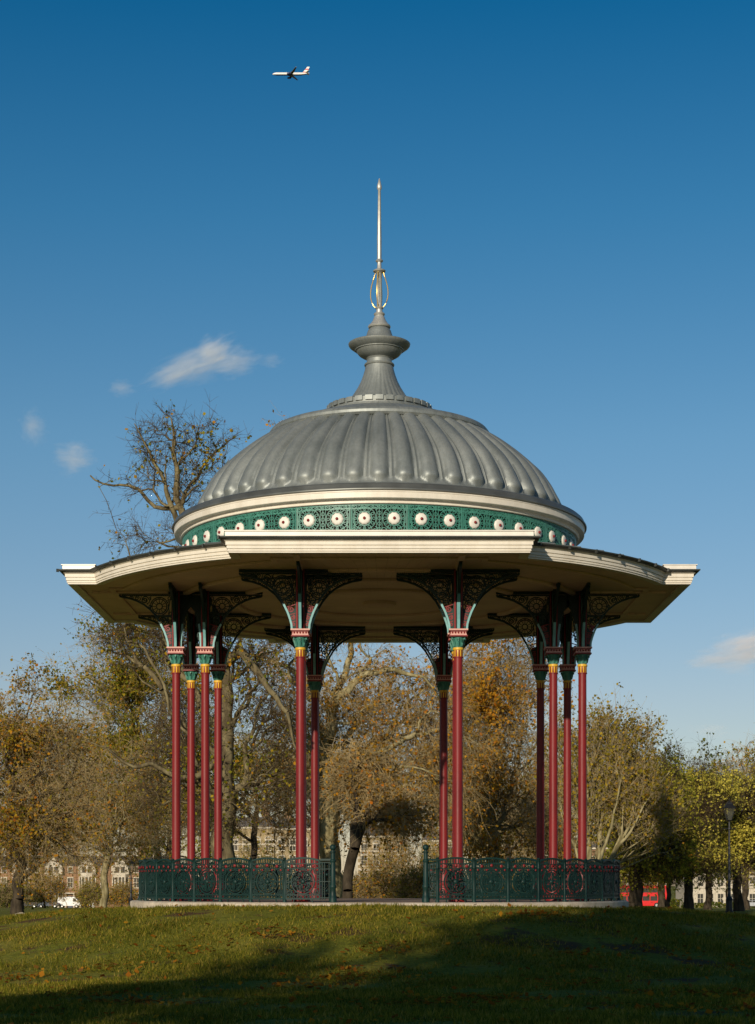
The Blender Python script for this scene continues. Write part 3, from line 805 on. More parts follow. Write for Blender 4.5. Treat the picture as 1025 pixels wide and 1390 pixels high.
# ------------------------------------------------------------------ TREES
BARK_G = bark_mat('grey_brown_bark', (.085, .066, .036), (.20, .165, .088))
BARK_P = bark_mat('pale_plane_bark', (.135, .112, .052), (.33, .285, .155))
BARK_D = bark_mat('dark_bark', (.028, .021, .014), (.065, .05, .032))
TWIG_B = paint('brown_twig', (.38, .285, .140), .9, var=.35, scale=.5, spec=.1)
TWIG_D = paint('dark_twig', (.085, .060, .034), .9, var=.3, scale=.5, spec=.1)
TWIG_P = paint('pale_twig', (.34, .265, .145), .9, var=.3, scale=.5, spec=.1)
LF = {
    'plane': leaf_mat('plane_leaf', [(0, (.13, .13, .015)), (.35, (.28, .21, .022)), (.65, (.42, .26, .024)), (.85, (.55, .24, .020)), (1, (.34, .12, .016))]),
    'olive': leaf_mat('olive_leaf', [(0, (.095, .115, .012)), (.5, (.24, .22, .022)), (.85, (.42, .30, .026)), (1, (.50, .21, .020))]),
    'orange': leaf_mat('orange_leaf', [(0, (0.166, 0.115, 0.0192)), (.4, (0.384, 0.218, 0.0230)), (.75, (0.589, 0.282, 0.0230)), (1, (0.461, 0.141, 0.0154))]),
    'yellowgreen': leaf_mat('yellow_green_leaf', [(0, (0.129, 0.147, 0.0173)), (.5, (0.294, 0.276, 0.0311)), (1, (0.518, 0.433, 0.0518))]),
    'lime': leaf_mat('pale_yellow_leaf', [(0, (0.290, 0.280, 0.0456)), (.5, (0.539, 0.467, 0.0746)), (1, (0.788, 0.643, 0.1141))]),
    'golden': leaf_mat('golden_leaf', [(0, (.13, .115, .014)), (.5, (.30, .23, .022)), (.85, (.44, .31, .035)), (1, (.42, .20, .020))]),
    'green': leaf_mat('dark_green_leaf', [(0, (0.049, 0.078, 0.0138)), (.6, (0.113, 0.129, 0.0207)), (1, (0.242, 0.207, 0.0276))]),
}

def rings_tubes(P0, P1, P2, P3, r0, r1, k, nseg, fine_ends=True):
    """tubes along cubic Hermite-ish bezier curves; arrays of control points; returns V, quads"""
    t = np.linspace(0, 1, nseg + 1)[None, :, None]
    c = ((1 - t) ** 3) * P0[:, None] + 3 * t * (1 - t) ** 2 * P1[:, None] + 3 * t * t * (1 - t) * P2[:, None] + t ** 3 * P3[:, None]
    d = np.gradient(c, axis=1); d /= np.linalg.norm(d, axis=2, keepdims=True) + 1e-9
    up = np.where(np.abs(d[:, :1, 2:3]) > .8, np.array([1.0, 0, 0]), np.array([0, 0, 1.0]))
    up = np.broadcast_to(up, d.shape)
    a = np.cross(d, up); a /= np.linalg.norm(a, axis=2, keepdims=True) + 1e-9
    b = np.cross(a, d)
    rr = (r0[:, None] + (r1 - r0)[:, None] * t[0, :, 0][None])[:, :, None, None]
    q = 2 * PI * np.arange(k) / k
    v = c[:, :, None] + rr * (a[:, :, None] * np.cos(q)[None, None, :, None] + b[:, :, None] * np.sin(q)[None, None, :, None])
    E = len(P0)
    base = (np.arange(E) * (nseg + 1) * k)[:, None, None]
    s = (np.arange(nseg) * k)[None, :, None]; j = np.arange(k)[None, None, :]; j2 = (j + 1) % k
    quads = np.stack([base + s + j, base + s + j2, base + s + k + j2, base + s + k + j], -1).reshape(-1, 4)
    return v.reshape(-1, 3), quads, c

def make_tree(name, label, cat, d, trunk_px, rad, blobs, npts, bark, twig, leaf, ntw=5, twl=1.0, nleaf=8000, lsize=.16, bf=.55, droop=.3,
              seed=1, group=None, tipr=.012, depth=.9, jit=.10, upw=0.0, clump=0.0, twr=.010, tbias=1.0, limbs=(), taper=1.0):
    rg = np.random.default_rng(seed)
    # trunk nodes
    tp = [np.array(at(x, y, d)) for x, y in trunk_px]
    base = tp[0].copy(); base[2] = gz(base[0], base[1]) - .15
    tp[0] = base
    for i in range(2, len(tp)): tp[i] = tp[i] + np.array([0, rg.normal() * .25, 0])
    nodes_ = [tp[0]]; par = [-1]; L = [0.0]; trunkset = [True]
    for a, b in zip(tp, tp[1:]):
        n = max(1, int(np.linalg.norm(b - a) / .9))
        for i in range(1, n + 1):
            p = a + (b - a) * i / n + (rg.normal(size=3) * .03 if i < n else 0)
            L.append(L[-1] + np.linalg.norm(p - nodes_[-1])); par.append(len(nodes_) - 1); nodes_.append(p); trunkset.append(True)
    mins = [0.0] * len(nodes_)
    for r_a, r_b, path in limbs:
        q = [np.array(at(x, y, d)) + np.array([0, dy, 0]) for x, y, dy in path]
        pi = int(np.argmin([np.linalg.norm(np.array(t_) - q[0]) for t_ in nodes_]))
        tot = sum(np.linalg.norm(b - a) for a, b in zip(q, q[1:])); run = 0.0; prev = pi
        q[0] = nodes_[pi]
        for a, b in zip(q, q[1:]):
            n = max(1, int(np.linalg.norm(b - a) / .8))
            for i in range(1, n + 1):
                p = a + (b - a) * i / n + rg.normal(size=3) * .05
                run += np.linalg.norm(b - a) / n
                L.append(L[prev] + np.linalg.norm(p - nodes_[prev])); par.append(prev); nodes_.append(p); mins.append(r_a + (r_b - r_a) * min(1, run / tot)); prev = len(nodes_) - 1
    # attractors in the crown
    sc = d / F
    wts = np.array([bl[2] * bl[3] * (bl[4] if len(bl) > 4 else 1.0) * min(bl[2], bl[3]) for bl in blobs]); wts /= wts.sum()
    pts = []
    for bl, w in zip(blobs, wts):
        n = int(round(npts * w)); 
        if n < 1: continue
        c = np.array(at(bl[0], bl[1], d)); 
        s = np.array([bl[2] * sc, depth * .5 * (bl[2] + min(bl[2], bl[3])) * sc, bl[3] * sc])
        u = rg.normal(size=(n, 3)); u /= np.linalg.norm(u, axis=1)[:, None]
        rr = rg.random(n) ** (1 / 2.6)
        p = u * rr[:, None]
        p *= (1 + .12 * np.sin(u[:, :1] * 5 + seed) + .12 * np.sin(u[:, 2:] * 6 + seed * 2))
        pts.append(c + p * s)
    pts = np.concatenate(pts)
    pts = pts[pts[:, 2] > gz(base[0], base[1]) + .9]
    N = len(pts)
    T = np.array(nodes_); Lt = np.array(L)
    allp = np.concatenate([T, pts]); nT = len(T)
    Lall = np.concatenate([Lt, np.zeros(N)]); parent = np.concatenate([np.array(par), np.full(N, -1)])
    # cost of hooking each point onto the trunk nodes (not near the ground)
    ok = T[:, 2] > base[2] + .28 * (pts[:, 2].max() - base[2]) * tbias
    if not ok.any(): ok[-1] = True
    dist = np.linalg.norm(pts[:, None] - T[None, ok], axis=2)
    # branches grow outward/upward: penalise going down
    dz = pts[:, None, 2] - T[None, ok, 2]
    cost = dist + bf * Lt[ok][None] + upw * np.clip(-dz, 0, None)
    idx = np.where(ok)[0]
    best = cost.min(1); bi = idx[cost.argmin(1)]
    done = np.zeros(N, bool)
    order = []
    for _ in range(N):
        i = int(np.where(done, 1e9, best).argmin())
        done[i] = True; parent[nT + i] = bi[i]
        Lall[nT + i] = Lall[bi[i]] + np.linalg.norm(pts[i] - allp[bi[i]]); order.append(i)
        dd = np.linalg.norm(pts - pts[i], axis=1)
        c = dd + bf * Lall[nT + i] + upw * np.clip(pts[i, 2] - pts[:, 2], 0, None)
        m = (c < best) & ~done
        best[m] = c[m]; bi[m] = nT + i
    M = nT + N
    # pipe model radii
    ex = 2.25; acc = np.zeros(M); kids = np.bincount(parent[parent >= 0], minlength=M)
    acc[kids == 0] = tipr ** ex
    for i in reversed(order):
        acc[parent[nT + i]] += max(acc[nT + i], tipr ** ex)
    for i in range(nT - 1, 0, -1): acc[parent[i]] += max(acc[i], tipr ** ex)
    rad_ = np.maximum(acc, tipr ** ex) ** (1 / ex)
    k = rad / rad_[min(1, nT - 1)]
    rad_ = np.where(rad_ > tipr * 1.5, tipr + (rad_ - tipr) * (rad - tipr) / max(rad_[0] - tipr, 1e-6), tipr)
    if taper != 1.0:
        rad_ = np.where(rad_ > tipr * 1.5, tipr + (rad - tipr) * (np.clip(rad_ - tipr, 0, None) / (rad - tipr)) ** taper, rad_)
    rad_[:nT] = np.maximum(rad_[:nT], np.array(mins))
    # root flare
    ch = np.arange(1, M); pa = parent[1:]
    P0 = allp[pa]; P3 = allp[ch]
    gp = parent[pa]; din = np.where((gp >= 0)[:, None], P0 - allp[np.maximum(gp, 0)], P3 - P0)
    ln = np.linalg.norm(P3 - P0, axis=1, keepdims=True); din = din / (np.linalg.norm(din, axis=1, keepdims=True) + 1e-9); e = (P3 - P0) / (ln + 1e-9)
    t0 = .6 * din + .4 * e
    P1 = P0 + t0 * ln * .35 + rg.normal(size=P0.shape) * ln * jit; P2 = P3 - e * ln * .33 + rg.normal(size=P0.shape) * ln * jit
    r1 = rad_[ch]; r0 = np.minimum(rad_[pa], np.maximum(r1 * 1.25, .0))
    istr = (ch < nT); r0 = np.where(istr, np.where(pa == ch - 1, rad_[pa], np.minimum(rad_[pa], r1 * 1.35)), r0)
    if nT > 1: r0 = np.where(ch == 1, rad_[pa] * 1.45, r0)
    thick = r1 > .055
    Vs = []; Qs = []; off = 0
    for sel, kk, ns in ((thick, 8, 4), (~thick, 4, 3)):
        if sel.any():
            v, q, _ = rings_tubes(P0[sel], P1[sel], P2[sel], P3[sel], r0[sel], r1[sel], kk, ns)
            Vs.append(v); Qs.append(q + off); off += len(v)
    root = thing(name, label, cat, tuple(base), group=group)
    V = np.concatenate(Vs) - base
    link('trunk', np_mesh('trunk', V, quads=np.concatenate(Qs), mats=[bark], smooth=True), root)
    # fine twigs, in two generations
    thin = np.where(rad_ < tipr * 4.5)[0]; thin = thin[thin >= nT]
    src = np.repeat(thin, ntw)
    n = len(src); tpos = rg.random(n)
    p0 = allp[src] + (allp[parent[src]] - allp[src]) * (tpos * .8)[:, None]
    dirn = allp[src] - allp[parent[src]]; dirn /= np.linalg.norm(dirn, axis=1, keepdims=True) + 1e-9
    dirn = dirn * .7 + rg.normal(size=(n, 3)) * .62; dirn[:, 2] += upw * .3 - droop * .5; dirn /= np.linalg.norm(dirn, axis=1, keepdims=True)
    ln = twl * (.45 + .9 * rg.random(n)); sag = np.zeros((n, 3)); sag[:, 2] = -droop * ln * .45
    p3 = p0 + dirn * ln[:, None] + sag
    p1 = p0 + dirn * ln[:, None] * .4; p2 = p0 + dirn * ln[:, None] * .75 + sag * .4 + rg.normal(size=(n, 3)) * ln[:, None] * .06
    v1, q1, c1 = rings_tubes(p0, p1, p2, p3, np.full(n, twr), np.full(n, twr * .35), 3, 3)
    # second generation
    s2 = np.repeat(np.arange(n), 4); n2 = len(s2); w = rg.integers(1, 4, n2)
    q0 = c1[s2, w]; dd = c1[s2, w] - c1[s2, w - 1]; dd /= np.linalg.norm(dd, axis=1, keepdims=True) + 1e-9
    dd = dd * .8 + rg.normal(size=(n2, 3)) * .55; dd[:, 2] += upw * .2 - droop * .4; dd /= np.linalg.norm(dd, axis=1, keepdims=True)
    l2 = ln[s2] * (.25 + .45 * rg.random(n2)); q3 = q0 + dd * l2[:, None]
    v2, qq2, c2 = rings_tubes(q0, q0 + dd * l2[:, None] * .3, q0 + dd * l2[:, None] * .7 + rg.normal(size=(n2, 3)) * l2[:, None] * .08, q3, np.full(n2, twr * .6), np.full(n2, twr * .3), 3, 1)
    Vt = np.concatenate([v1, v2]); Qt = np.concatenate([q1, qq2 + len(v1)])
    # leaves along the twigs
    allc = np.concatenate([c1[:, 1:].reshape(-1, 3), c2[:, 1:].reshape(-1, 3)])
    if clump > 0:      # leaves gather in some parts of the crown and leave others bare
        f = np.sin(allc[:, 0] * 1.1 + seed) + np.sin(allc[:, 1] * 1.3 + 2 * seed) + np.sin(allc[:, 2] * 1.5 + 3 * seed)
        pr = np.exp(clump * f); pr /= pr.sum()
        sel = rg.choice(len(allc), nleaf, p=pr)
    else: sel = rg.integers(0, len(allc), nleaf)
    lp = allc[sel] + rg.normal(size=(nleaf, 3)) * .07
    lv = leaf_quads(lp, lsize, rg)
    lq = np.arange(len(lv)).reshape(-1, 4) + len(Vt)
    V = np.concatenate([Vt, lv]) - base
    mi = np.concatenate([np.zeros(len(Qt), int), np.ones(len(lq), int)])
    link('crown', np_mesh('crown', V, quads=np.concatenate([Qt, lq]), qm=mi, mats=[twig, leaf]), root)
    return root

# left of the bandstand
make_tree('plane_tree', 'brown-leaved plane tree with a stout straight trunk, far left of the lawn', 'tree', 94, [(25, 1246), (26, 1190), (24, 1120), (22, 1060), (24, 1000)], .28,
          [(20, 1050, 90, 115), (72, 1020, 70, 85), (-40, 1010, 70, 110), (60, 1130, 85, 55), (45, 935, 45, 40, .7), (-10, 1140, 70, 50), (110, 1080, 40, 60, .7)], 1250, BARK_D, TWIG_B, LF['plane'],
          ntw=4, twl=.9, nleaf=30000, lsize=0.129, droop=.5, seed=3, clump=.9)
make_tree('plane_tree', 'slim pale-trunked tree with sparse drooping branches in front of the brick houses', 'tree', 115, [(141, 1238), (142, 1200), (146, 1160), (152, 1120), (160, 1085)], .22,
          [(140, 1140, 80, 42), (140, 1095, 68, 65), (170, 1050, 60, 55), (105, 1110, 45, 50), (190, 1110, 40, 55)], 800, BARK_P, TWIG_B, LF['plane'], ntw=4, twl=1.0, nleaf=9000, lsize=.125, droop=.6, seed=5)
make_tree('plane_tree', 'leafy olive plane tree right of the slim pale-trunked one, behind the railing end', 'tree', 128, [(216, 1238), (214, 1160), (205, 1080), (188, 1000), (172, 935)], .28,
          [(165, 915, 75, 75), (120, 985, 55, 60), (205, 990, 60, 70), (215, 900, 50, 45), (90, 920, 35, 40, .6), (150, 1060, 85, 60), (255, 960, 45, 80), (225, 1090, 50, 70), (280, 1080, 40, 80, .7)], 1300, BARK_G, TWIG_B, LF['olive'],
          ntw=4, twl=1.1, nleaf=50000, lsize=.145, droop=.25, seed=8, clump=.9)
make_tree('plane_tree', 'tallest tree, its bare dark top rising above the roof left of the dome', 'tree', 75, [(303, 1256), (304, 1120), (308, 1000), (303, 900), (280, 820), (258, 745), (246, 690), (241, 635)], .46,
          [(232, 622, 50, 68, .55), (200, 605, 26, 36, .6), (165, 660, 48, 14, .8), (285, 605, 34, 44, .6), (305, 655, 24, 44, .6), (190, 735, 55, 20, 1.2), (255, 700, 40, 40, .5),
           (190, 870, 60, 45), (235, 850, 45, 45), (150, 850, 45, 30, .6), (345, 950, 45, 70), (370, 1040, 45, 80), (250, 1000, 60, 80), (215, 1080, 35, 50, .7), (330, 870, 50, 40), (300, 1090, 60, 50)], 1150, BARK_G, TWIG_D, LF['olive'],
          ntw=4, twl=.70, nleaf=6000, lsize=.12, droop=.05, seed=21, clump=.7, bf=.55, tbias=.75, limbs=[(.22, .03, [(303, 905, 0), (325, 885, -.5), (360, 925, -1), (392, 970, -1.2), (398, 1010, -1), (410, 1040, -.8)]), (.17, .018, [(303, 1030, 0), (275, 1052, -1), (245, 1056, -1.3), (215, 1042, -1.5), (190, 1045, -1.8), (155, 1018, -2), (120, 1010, -2)]), (.16, .02, [(303, 930, 0), (340, 900, .6), (372, 880, 1)]), (.10, .025, [(249, 705, 0), (222, 690, .2), (185, 662, .4), (150, 655, .5), (122, 640, .6)]), (.09, .02, [(252, 720, 0), (225, 660, -.3), (205, 615, -.4), (190, 580, -.5)]), (.09, .02, [(247, 690, 0), (265, 645, .5), (290, 610, .6), (318, 590, .7)]), (.08, .02, [(243, 650, 0), (238, 600, .1), (232, 565, .2)])])
make_tree('plane_tree', 'big pale plane tree with arching limbs, framed by the middle columns', 'tree', 85, [(450, 1256), (447, 1150), (444, 1060), (443, 1010), (452, 950), (478, 915)], .48,
          [(500, 935, 90, 45), (420, 980, 70, 80), (545, 1000, 70, 80), (395, 900, 60, 45), (595, 960, 50, 65), (490, 1010, 60, 60, .8), (530, 900, 70, 30), (470, 820, 90, 55, .4), (375, 690, 30, 70, .25), (383, 590, 22, 28, .5), (415, 560, 7, 12, .8), (560, 1080, 60, 55, .9), (500, 1090, 70, 50, .8), (610, 1050, 50, 80, .8), (400, 1080, 55, 70, .8)], 1500, BARK_P, TWIG_B, LF['orange'],
          ntw=4, twl=1.0, nleaf=17000, lsize=.125, droop=.75, seed=34, bf=.36, limbs=[(.26, .03, [(443, 1015, 0), (458, 955, -.5), (490, 922, -1), (535, 912, -1.3), (575, 922, -1.4), (606, 955, -1.3)]), (.20, .02, [(444, 1060, 0), (478, 1040, -1), (515, 1046, -2), (560, 1048, -2.5), (600, 1060, -2.5)]), (.22, .025, [(443, 1010, 0), (425, 945, .5), (397, 905, 1), (355, 888, 1.2), (318, 880, 1.2)]), (.2, .03, [(452, 955, 0), (470, 900, 1), (478, 850, 1.5), (450, 790, 2), (420, 740, 2)])])
make_tree('plane_tree', 'dark leaning trunk seen through the entrance gap, with dense dark twigs', 'tree', 66, [(467, 1265), (472, 1210), (482, 1150), (484, 1100), (490, 1060)], .185,
          [(515, 1085, 45, 35), (475, 1050, 35, 35), (550, 1105, 40, 25), (500, 1040, 40, 30)], 330, BARK_D, TWIG_B, LF['orange'], ntw=5, twl=.7, nleaf=3500, lsize=.11, droop=.45, seed=41)
make_tree('plane_tree', 'orange-leaved tree behind the right-hand columns', 'tree', 100, [(672, 1243), (670, 1150), (664, 1080), (668, 1010), (675, 950)], .30,
          [(670, 980, 75, 80), (640, 1080, 55, 55), (720, 1055, 50, 70), (625, 920, 45, 45), (715, 910, 50, 55), (680, 1120, 80, 45), (670, 890, 70, 40), (740, 1120, 45, 50)], 1350, BARK_G, TWIG_B, LF['orange'],
          ntw=4, twl=1.0, nleaf=26000, lsize=.135, droop=.45, seed=52, clump=.8)
make_tree('young_tree', 'many-stemmed tree with straight pale branches fanning up beside the right columns', 'tree', 80, [(800, 1253), (802, 1215), (806, 1185), (812, 1150)], .22,
          [(820, 1010, 48, 45), (850, 1050, 45, 55), (795, 1080, 38, 70), (868, 1000, 28, 24), (872, 1095, 45, 50), (760, 1010, 30, 50, .7), (895, 1130, 30, 35, .8)], 620, BARK_P, TWIG_P, LF['golden'],
          ntw=4, twl=.8, nleaf=16000, lsize=.11, droop=-.1, seed=63, bf=.85, upw=.8, jit=.04, tbias=.5, limbs=[(.10, .025, [(802, 1205, 0), (835, 1150, -.6), (868, 1100, -1), (900, 1050, -1.3)]), (.09, .025, [(802, 1210, 0), (845, 1172, .4), (900, 1148, .7)]), (.11, .03, [(803, 1195, 0), (815, 1100, .3), (830, 1010, .5)]), (.10, .03, [(801, 1215, 0), (795, 1100, -.4), (796, 1000, -.6)]), (.09, .03, [(804, 1190, 0), (835, 1110, .8), (862, 1030, 1.2)]), (.08, .02, [(801, 1215, 0), (780, 1150, .3), (758, 1090, .4)]), (.09, .03, [(803, 1195, 0), (826, 1120, -.8), (845, 1040, -1)])])
make_tree('broadleaf_tree', 'dark-trunked tree with yellow-green leaves just right of the bandstand plinth', 'tree', 95, [(862, 1241), (863, 1200), (866, 1160), (870, 1110)], .36,
          [(880, 1145, 55, 45), (848, 1095, 45, 55), (890, 1075, 42, 45), (905, 1120, 35, 45), (850, 1175, 35, 25)], 700, BARK_D, TWIG_D, LF['yellowgreen'], ntw=6, twl=.8, nleaf=19000, lsize=0.122, droop=.3, seed=71, clump=.6)
make_tree('broadleaf_tree', 'thin-trunked small tree with amber leaves left of the pale yellow one', 'tree', 112, [(908, 1238), (908, 1200), (907, 1165)], .14,
          [(905, 1165, 34, 28), (888, 1180, 25, 20)], 220, BARK_D, TWIG_D, LF['olive'], ntw=6, twl=.7, nleaf=12000, lsize=.125, droop=.4, seed=77, clump=.3)
make_tree('broadleaf_tree', 'pale yellow tree in layered clumps between the two lamp-side trunks', 'tree', 113, [(934, 1238), (935, 1190), (938, 1140), (942, 1090)], .27,
          [(938, 1105, 40, 45), (912, 1130, 28, 34), (968, 1085, 32, 28), (958, 1165, 40, 24), (930, 1175, 30, 20), (950, 1060, 25, 18)], 600, BARK_D, TWIG_D, LF['lime'], ntw=6, twl=.7, nleaf=20000, lsize=0.116, droop=.35, seed=83, clump=1.1)
make_tree('broadleaf_tree', 'spreading yellow tree at the right edge behind the lamp post', 'tree', 117, [(1003, 1238), (1001, 1190), (1003, 1140), (1005, 1100)], .28,
          [(1000, 1130, 36, 55), (1032, 1105, 40, 60), (1000, 1075, 42, 24), (1040, 1160, 45, 30), (985, 1165, 26, 24)], 650, BARK_D, TWIG_D, LF['lime'], ntw=6, twl=.75, nleaf=21000, lsize=0.122, droop=.3, seed=91, clump=.8)
for i, (x, d, lab, lf, bl) in enumerate([
        (898, 158, 'dark green tree in the far row, just right of the fan-branched tree', 'green', [(898, 1055, 45, 45), (880, 1100, 40, 50), (920, 1110, 40, 60), (905, 1175, 45, 30)]),
        (962, 165, 'tall dull green far tree with open top, left of the lamp post', 'green', [(958, 1055, 40, 38), (945, 1100, 40, 50), (985, 1060, 25, 35), (960, 1150, 50, 40)]),
        (1012, 162, 'dull brown-green far tree in the top right row, right of the lamp post', 'olive', [(1010, 1050, 36, 38), (1035, 1060, 30, 50), (1010, 1110, 45, 50), (1030, 1170, 40, 30)]),
        (765, 170, 'brown far tree seen between the right-hand pair of columns', 'plane', [(765, 1060, 60, 65), (720, 1100, 45, 55), (810, 1080, 40, 55), (760, 1130, 70, 40)]),
        (600, 175, 'brown far tree right of the entrance gap', 'plane', [(605, 1070, 45, 60), (640, 1030, 45, 50), (590, 1040, 40, 40)]),
        (345, 170, 'olive far tree left of the middle columns', 'olive', [(345, 1040, 60, 55), (300, 1060, 45, 45), (390, 1060, 45, 45), (260, 1050, 40, 60)]),
        (440, 165, 'brown far tree behind the big pale plane tree', 'plane', [(430, 1060, 60, 50), (480, 1070, 45, 50)]),
        (690, 160, 'olive far tree behind the orange-leaved tree', 'olive', [(690, 1090, 60, 60), (650, 1110, 50, 50), (730, 1110, 50, 50)]),
        (230, 165, 'olive far tree behind the left-hand columns', 'olive', [(230, 1080, 55, 60), (190, 1110, 45, 50), (275, 1110, 45, 50)]),
        (85, 175, 'brown far tree behind the far left plane tree', 'plane', [(85, 1080, 60, 60), (30, 1070, 55, 55), (120, 1040, 45, 55), (60, 1130, 50, 30)])]):
    tx = -58 if x == 85 else 0
    b0 = at(x, 1200, d); zy = HY + (CZ - gz(b0.x, b0.y)) * F / d
    make_tree('far_tree', lab, 'tree', d, [(x + tx, zy), (x + tx, zy - 40), (x, zy - 90), (x + 3, zy - 150)], .3, bl + ([(x - 35, 1150, 50, 42, .45), (x + 35, 1150, 50, 42, .45)] if x not in (345, 440, 600, 690) else []), 480, BARK_D, TWIG_D if lf in ('green',) else TWIG_B, LF[lf], ntw=5, twl=1.3,
              nleaf=11000 if lf != 'plane' else 6000, lsize=0.184, droop=.2, seed=100 + i * 7, clump=.9, twr=.013, tipr=.02, group='far row of trees')
# bushes along the far side of the common
for i, (x, yt, w, d, lf, lab) in enumerate([
        (510, 1184, 45, 190, 'plane', 'brown scrubby bush filling the view through the entrance gap'), (578, 1170, 40, 185, 'olive', 'olive green bush just left of the right gate post'),
        (420, 1192, 50, 200, 'olive', 'bush behind the left railing near the entrance'), (640, 1180, 55, 200, 'plane', 'brown bush behind the right railing near the entrance'),
        (720, 1188, 50, 210, 'olive', 'bush behind the middle of the right railing'), (790, 1175, 45, 200, 'yellowgreen', 'yellow-green bush behind the right end of the railing'),
        (124, 1200, 15, 260, 'olive', 'small bush right of the white van under the brick houses'), (165, 1203, 18, 250, 'plane', 'russet bush before the brick houses, right of the slim pale tree'),
        (10, 1198, 28, 260, 'green', 'dark green bush at the far left edge'), (533, 1122, 36, 230, 'plane', 'tall thin brown scrub before the yellow house in the entrance gap'), (352, 1135, 40, 235, 'olive', 'tall thin olive scrub before the yellow houses at the left columns'), (700, 1128, 46, 235, 'plane', 'tall thin brown scrub before the yellow house behind the right columns'), (595, 1130, 30, 235, 'olive', 'tall thin olive scrub just right of the right gate post'), (60, 1180, 30, 265, 'plane', 'brown bush before the brick houses near the stout plane trunk'), (330, 1196, 60, 210, 'plane', 'brown bush behind the middle of the left railing')]):
    b0 = at(x, 1200, d); zy = HY + (CZ - gz(b0.x, b0.y)) * F / d
    h = zy - yt
    make_tree('bush', lab, 'bush', d, [(x, zy), (x, zy - h * .2), (x + 1, zy - h * .4)], .12, [(x, zy - h * .55, w, h * .45), (x - w * .5, zy - h * .4, w * .6, h * .35), (x + w * .55, zy - h * .42, w * .55, h * .36)], 260, BARK_D, TWIG_B, LF[lf],
              ntw=6, twl=1.1, nleaf=5000, lsize=0.177, droop=.1, seed=200 + i * 3, twr=.014, tipr=.018, tbias=.2)

# trees behind the photographer: they stand between the low sun and the right-hand half of the mound
SAZ, SEL = R_(200), R_(15.9)
sunv = Vector((math.sin(SAZ) * math.cos(SEL), math.cos(SAZ) * math.cos(SEL), math.sin(SEL)))
def shade_tree(label, x, y, blobs, npts, leaf, nleaf, seed, trunk_top=820):
    t = make_tree('park_tree', label, 'tree', 50, [(515, 1240), (515, 1100), (515, trunk_top)], .3, blobs, npts, BARK_G, TWIG_B, leaf, ntw=6, twl=1.0, nleaf=nleaf, lsize=.3, droop=.3, seed=seed, twr=.016)
    t.location = (x, y, gz(x, y) - .15)
shade_tree('leafy tree behind the photographer that shades the right half of the mound', -8.0, -53.5, [(515, 450, 230, 190), (690, 380, 140, 120), (420, 720, 130, 170), (720, 660, 140, 200), (560, 880, 200, 120)], 700, LF['olive'], 23000, 301)
shade_tree('second leafy tree behind the photographer, left of the tall one', -11.4, -54.0, [(515, 600, 170, 160), (430, 740, 110, 120), (640, 740, 150, 150), (560, 900, 150, 110)], 500, LF['olive'], 12000, 302)
shade_tree('thin tree behind the photographer that dapples the middle of the mound', -17.5, -56.0, [(515, 720, 55, 150), (560, 830, 70, 60)], 220, LF['plane'], 5200, 303)

# ------------------------------------------------------------------ HOUSES ACROSS THE COMMON
BRICK = brick_mat('red_brick', (.27, .135, .065), (.35, .175, .085), (.32, .26, .19))
STOCK = brick_mat('yellow_stock_brick', (.37, .275, .14), (.31, .23, .115), (.34, .29, .21))
SLATE = paint('slate_roof', (.075, .068, .065), .7, var=.25, scale=1.2, bump=.3, bscale=6)
STUCCO = paint('white_stucco', (.52, .46, .36), .7, var=.08, scale=.6, dirt=(.4, .35, .26), dirt_amt=.3)
DOORM = paint('dark_door_paint', (.04, .05, .09), .4)
HD = 370
def window(parent, x, z, w, h, y=0.0, arched=False, bars=True):
    mb = MB(); t = .16
    mb.box((x, y - .06, z - h / 2 - .10), (w + .5, .30, .18)); mb.box((x, y - .05, z + h / 2 + .10), (w + .36, .22, .2))
    for s in (-1, 1): mb.box((x + s * (w / 2 + .06), y - .04, z), (.14, .2, h))
    if bars:
        mb.box((x, y - .03, z), (.07, .09, h)); mb.box((x, y - .031, z + .05), (w, .1, .07))
    if arched:
        for k in range(7):
            a = PI * (k + .5) / 7; mb.box((x + (w / 2 + .06) * math.cos(a), y - .05, z + h / 2 + .2 + .5 * math.sin(a)), (.36, .2, .28))
    o = mb.build('window', STUCCO, parent)
    m2 = MB(); m2.box((x, y + .02, z), (w, .06, h)); m2.build('pane', GLASS, o)
def wall_roof(t, w, dep, ze, zr, wm, rm, hip=False):
    m = MB(); m.box((0, dep / 2, ze / 2 - 1), (w, dep, ze + 2)); m.build('wall', wm, t)
    m = MB(); y0, y1 = -.35, dep + .35; a = w / 2
    i = 1.2 if hip else 0
    m.add([(-a, y0, ze), (a, y0, ze), (a, y1, ze), (-a, y1, ze), (-a + i, dep * .35, zr), (a - i, dep * .35, zr), (a - i, dep * .65, zr), (-a + i, dep * .65, zr)],
          [(0, 1, 5, 4), (1, 2, 6, 5), (2, 3, 7, 6), (3, 0, 4, 7), (4, 5, 6, 7), (3, 2, 1, 0)])
    return m.build('roof', rm, t)
def chimney(parent, x, y, z, h):
    m = MB(); m.box((x, y, z + h / 2), (1.5, .9, h), 0); m.box((x, y, z + h + .08), (1.7, 1.1, .16), 0)
    for k in range(3): m.lathe([(.15, z + h + .16), (.12, z + h + .75)], 8, 1, c=(x - .45 + .45 * k, y), cap1=True)
    m.build('chimney', [BRICK, paint('terracotta', (.38, .15, .08), .8)], parent)
hs = [(-8, 'red brick terraced house at the far left edge behind the stout plane tree'), (37, 'red brick terraced house just right of the stout plane trunk'), (82, 'red brick terraced house behind the white van'),
      (127, 'red brick house with white gabled bay left of the slim pale trunk'), (172, 'red brick house with white gabled bay beside the railing end'), (217, 'red brick house partly behind the left end of the railing')]
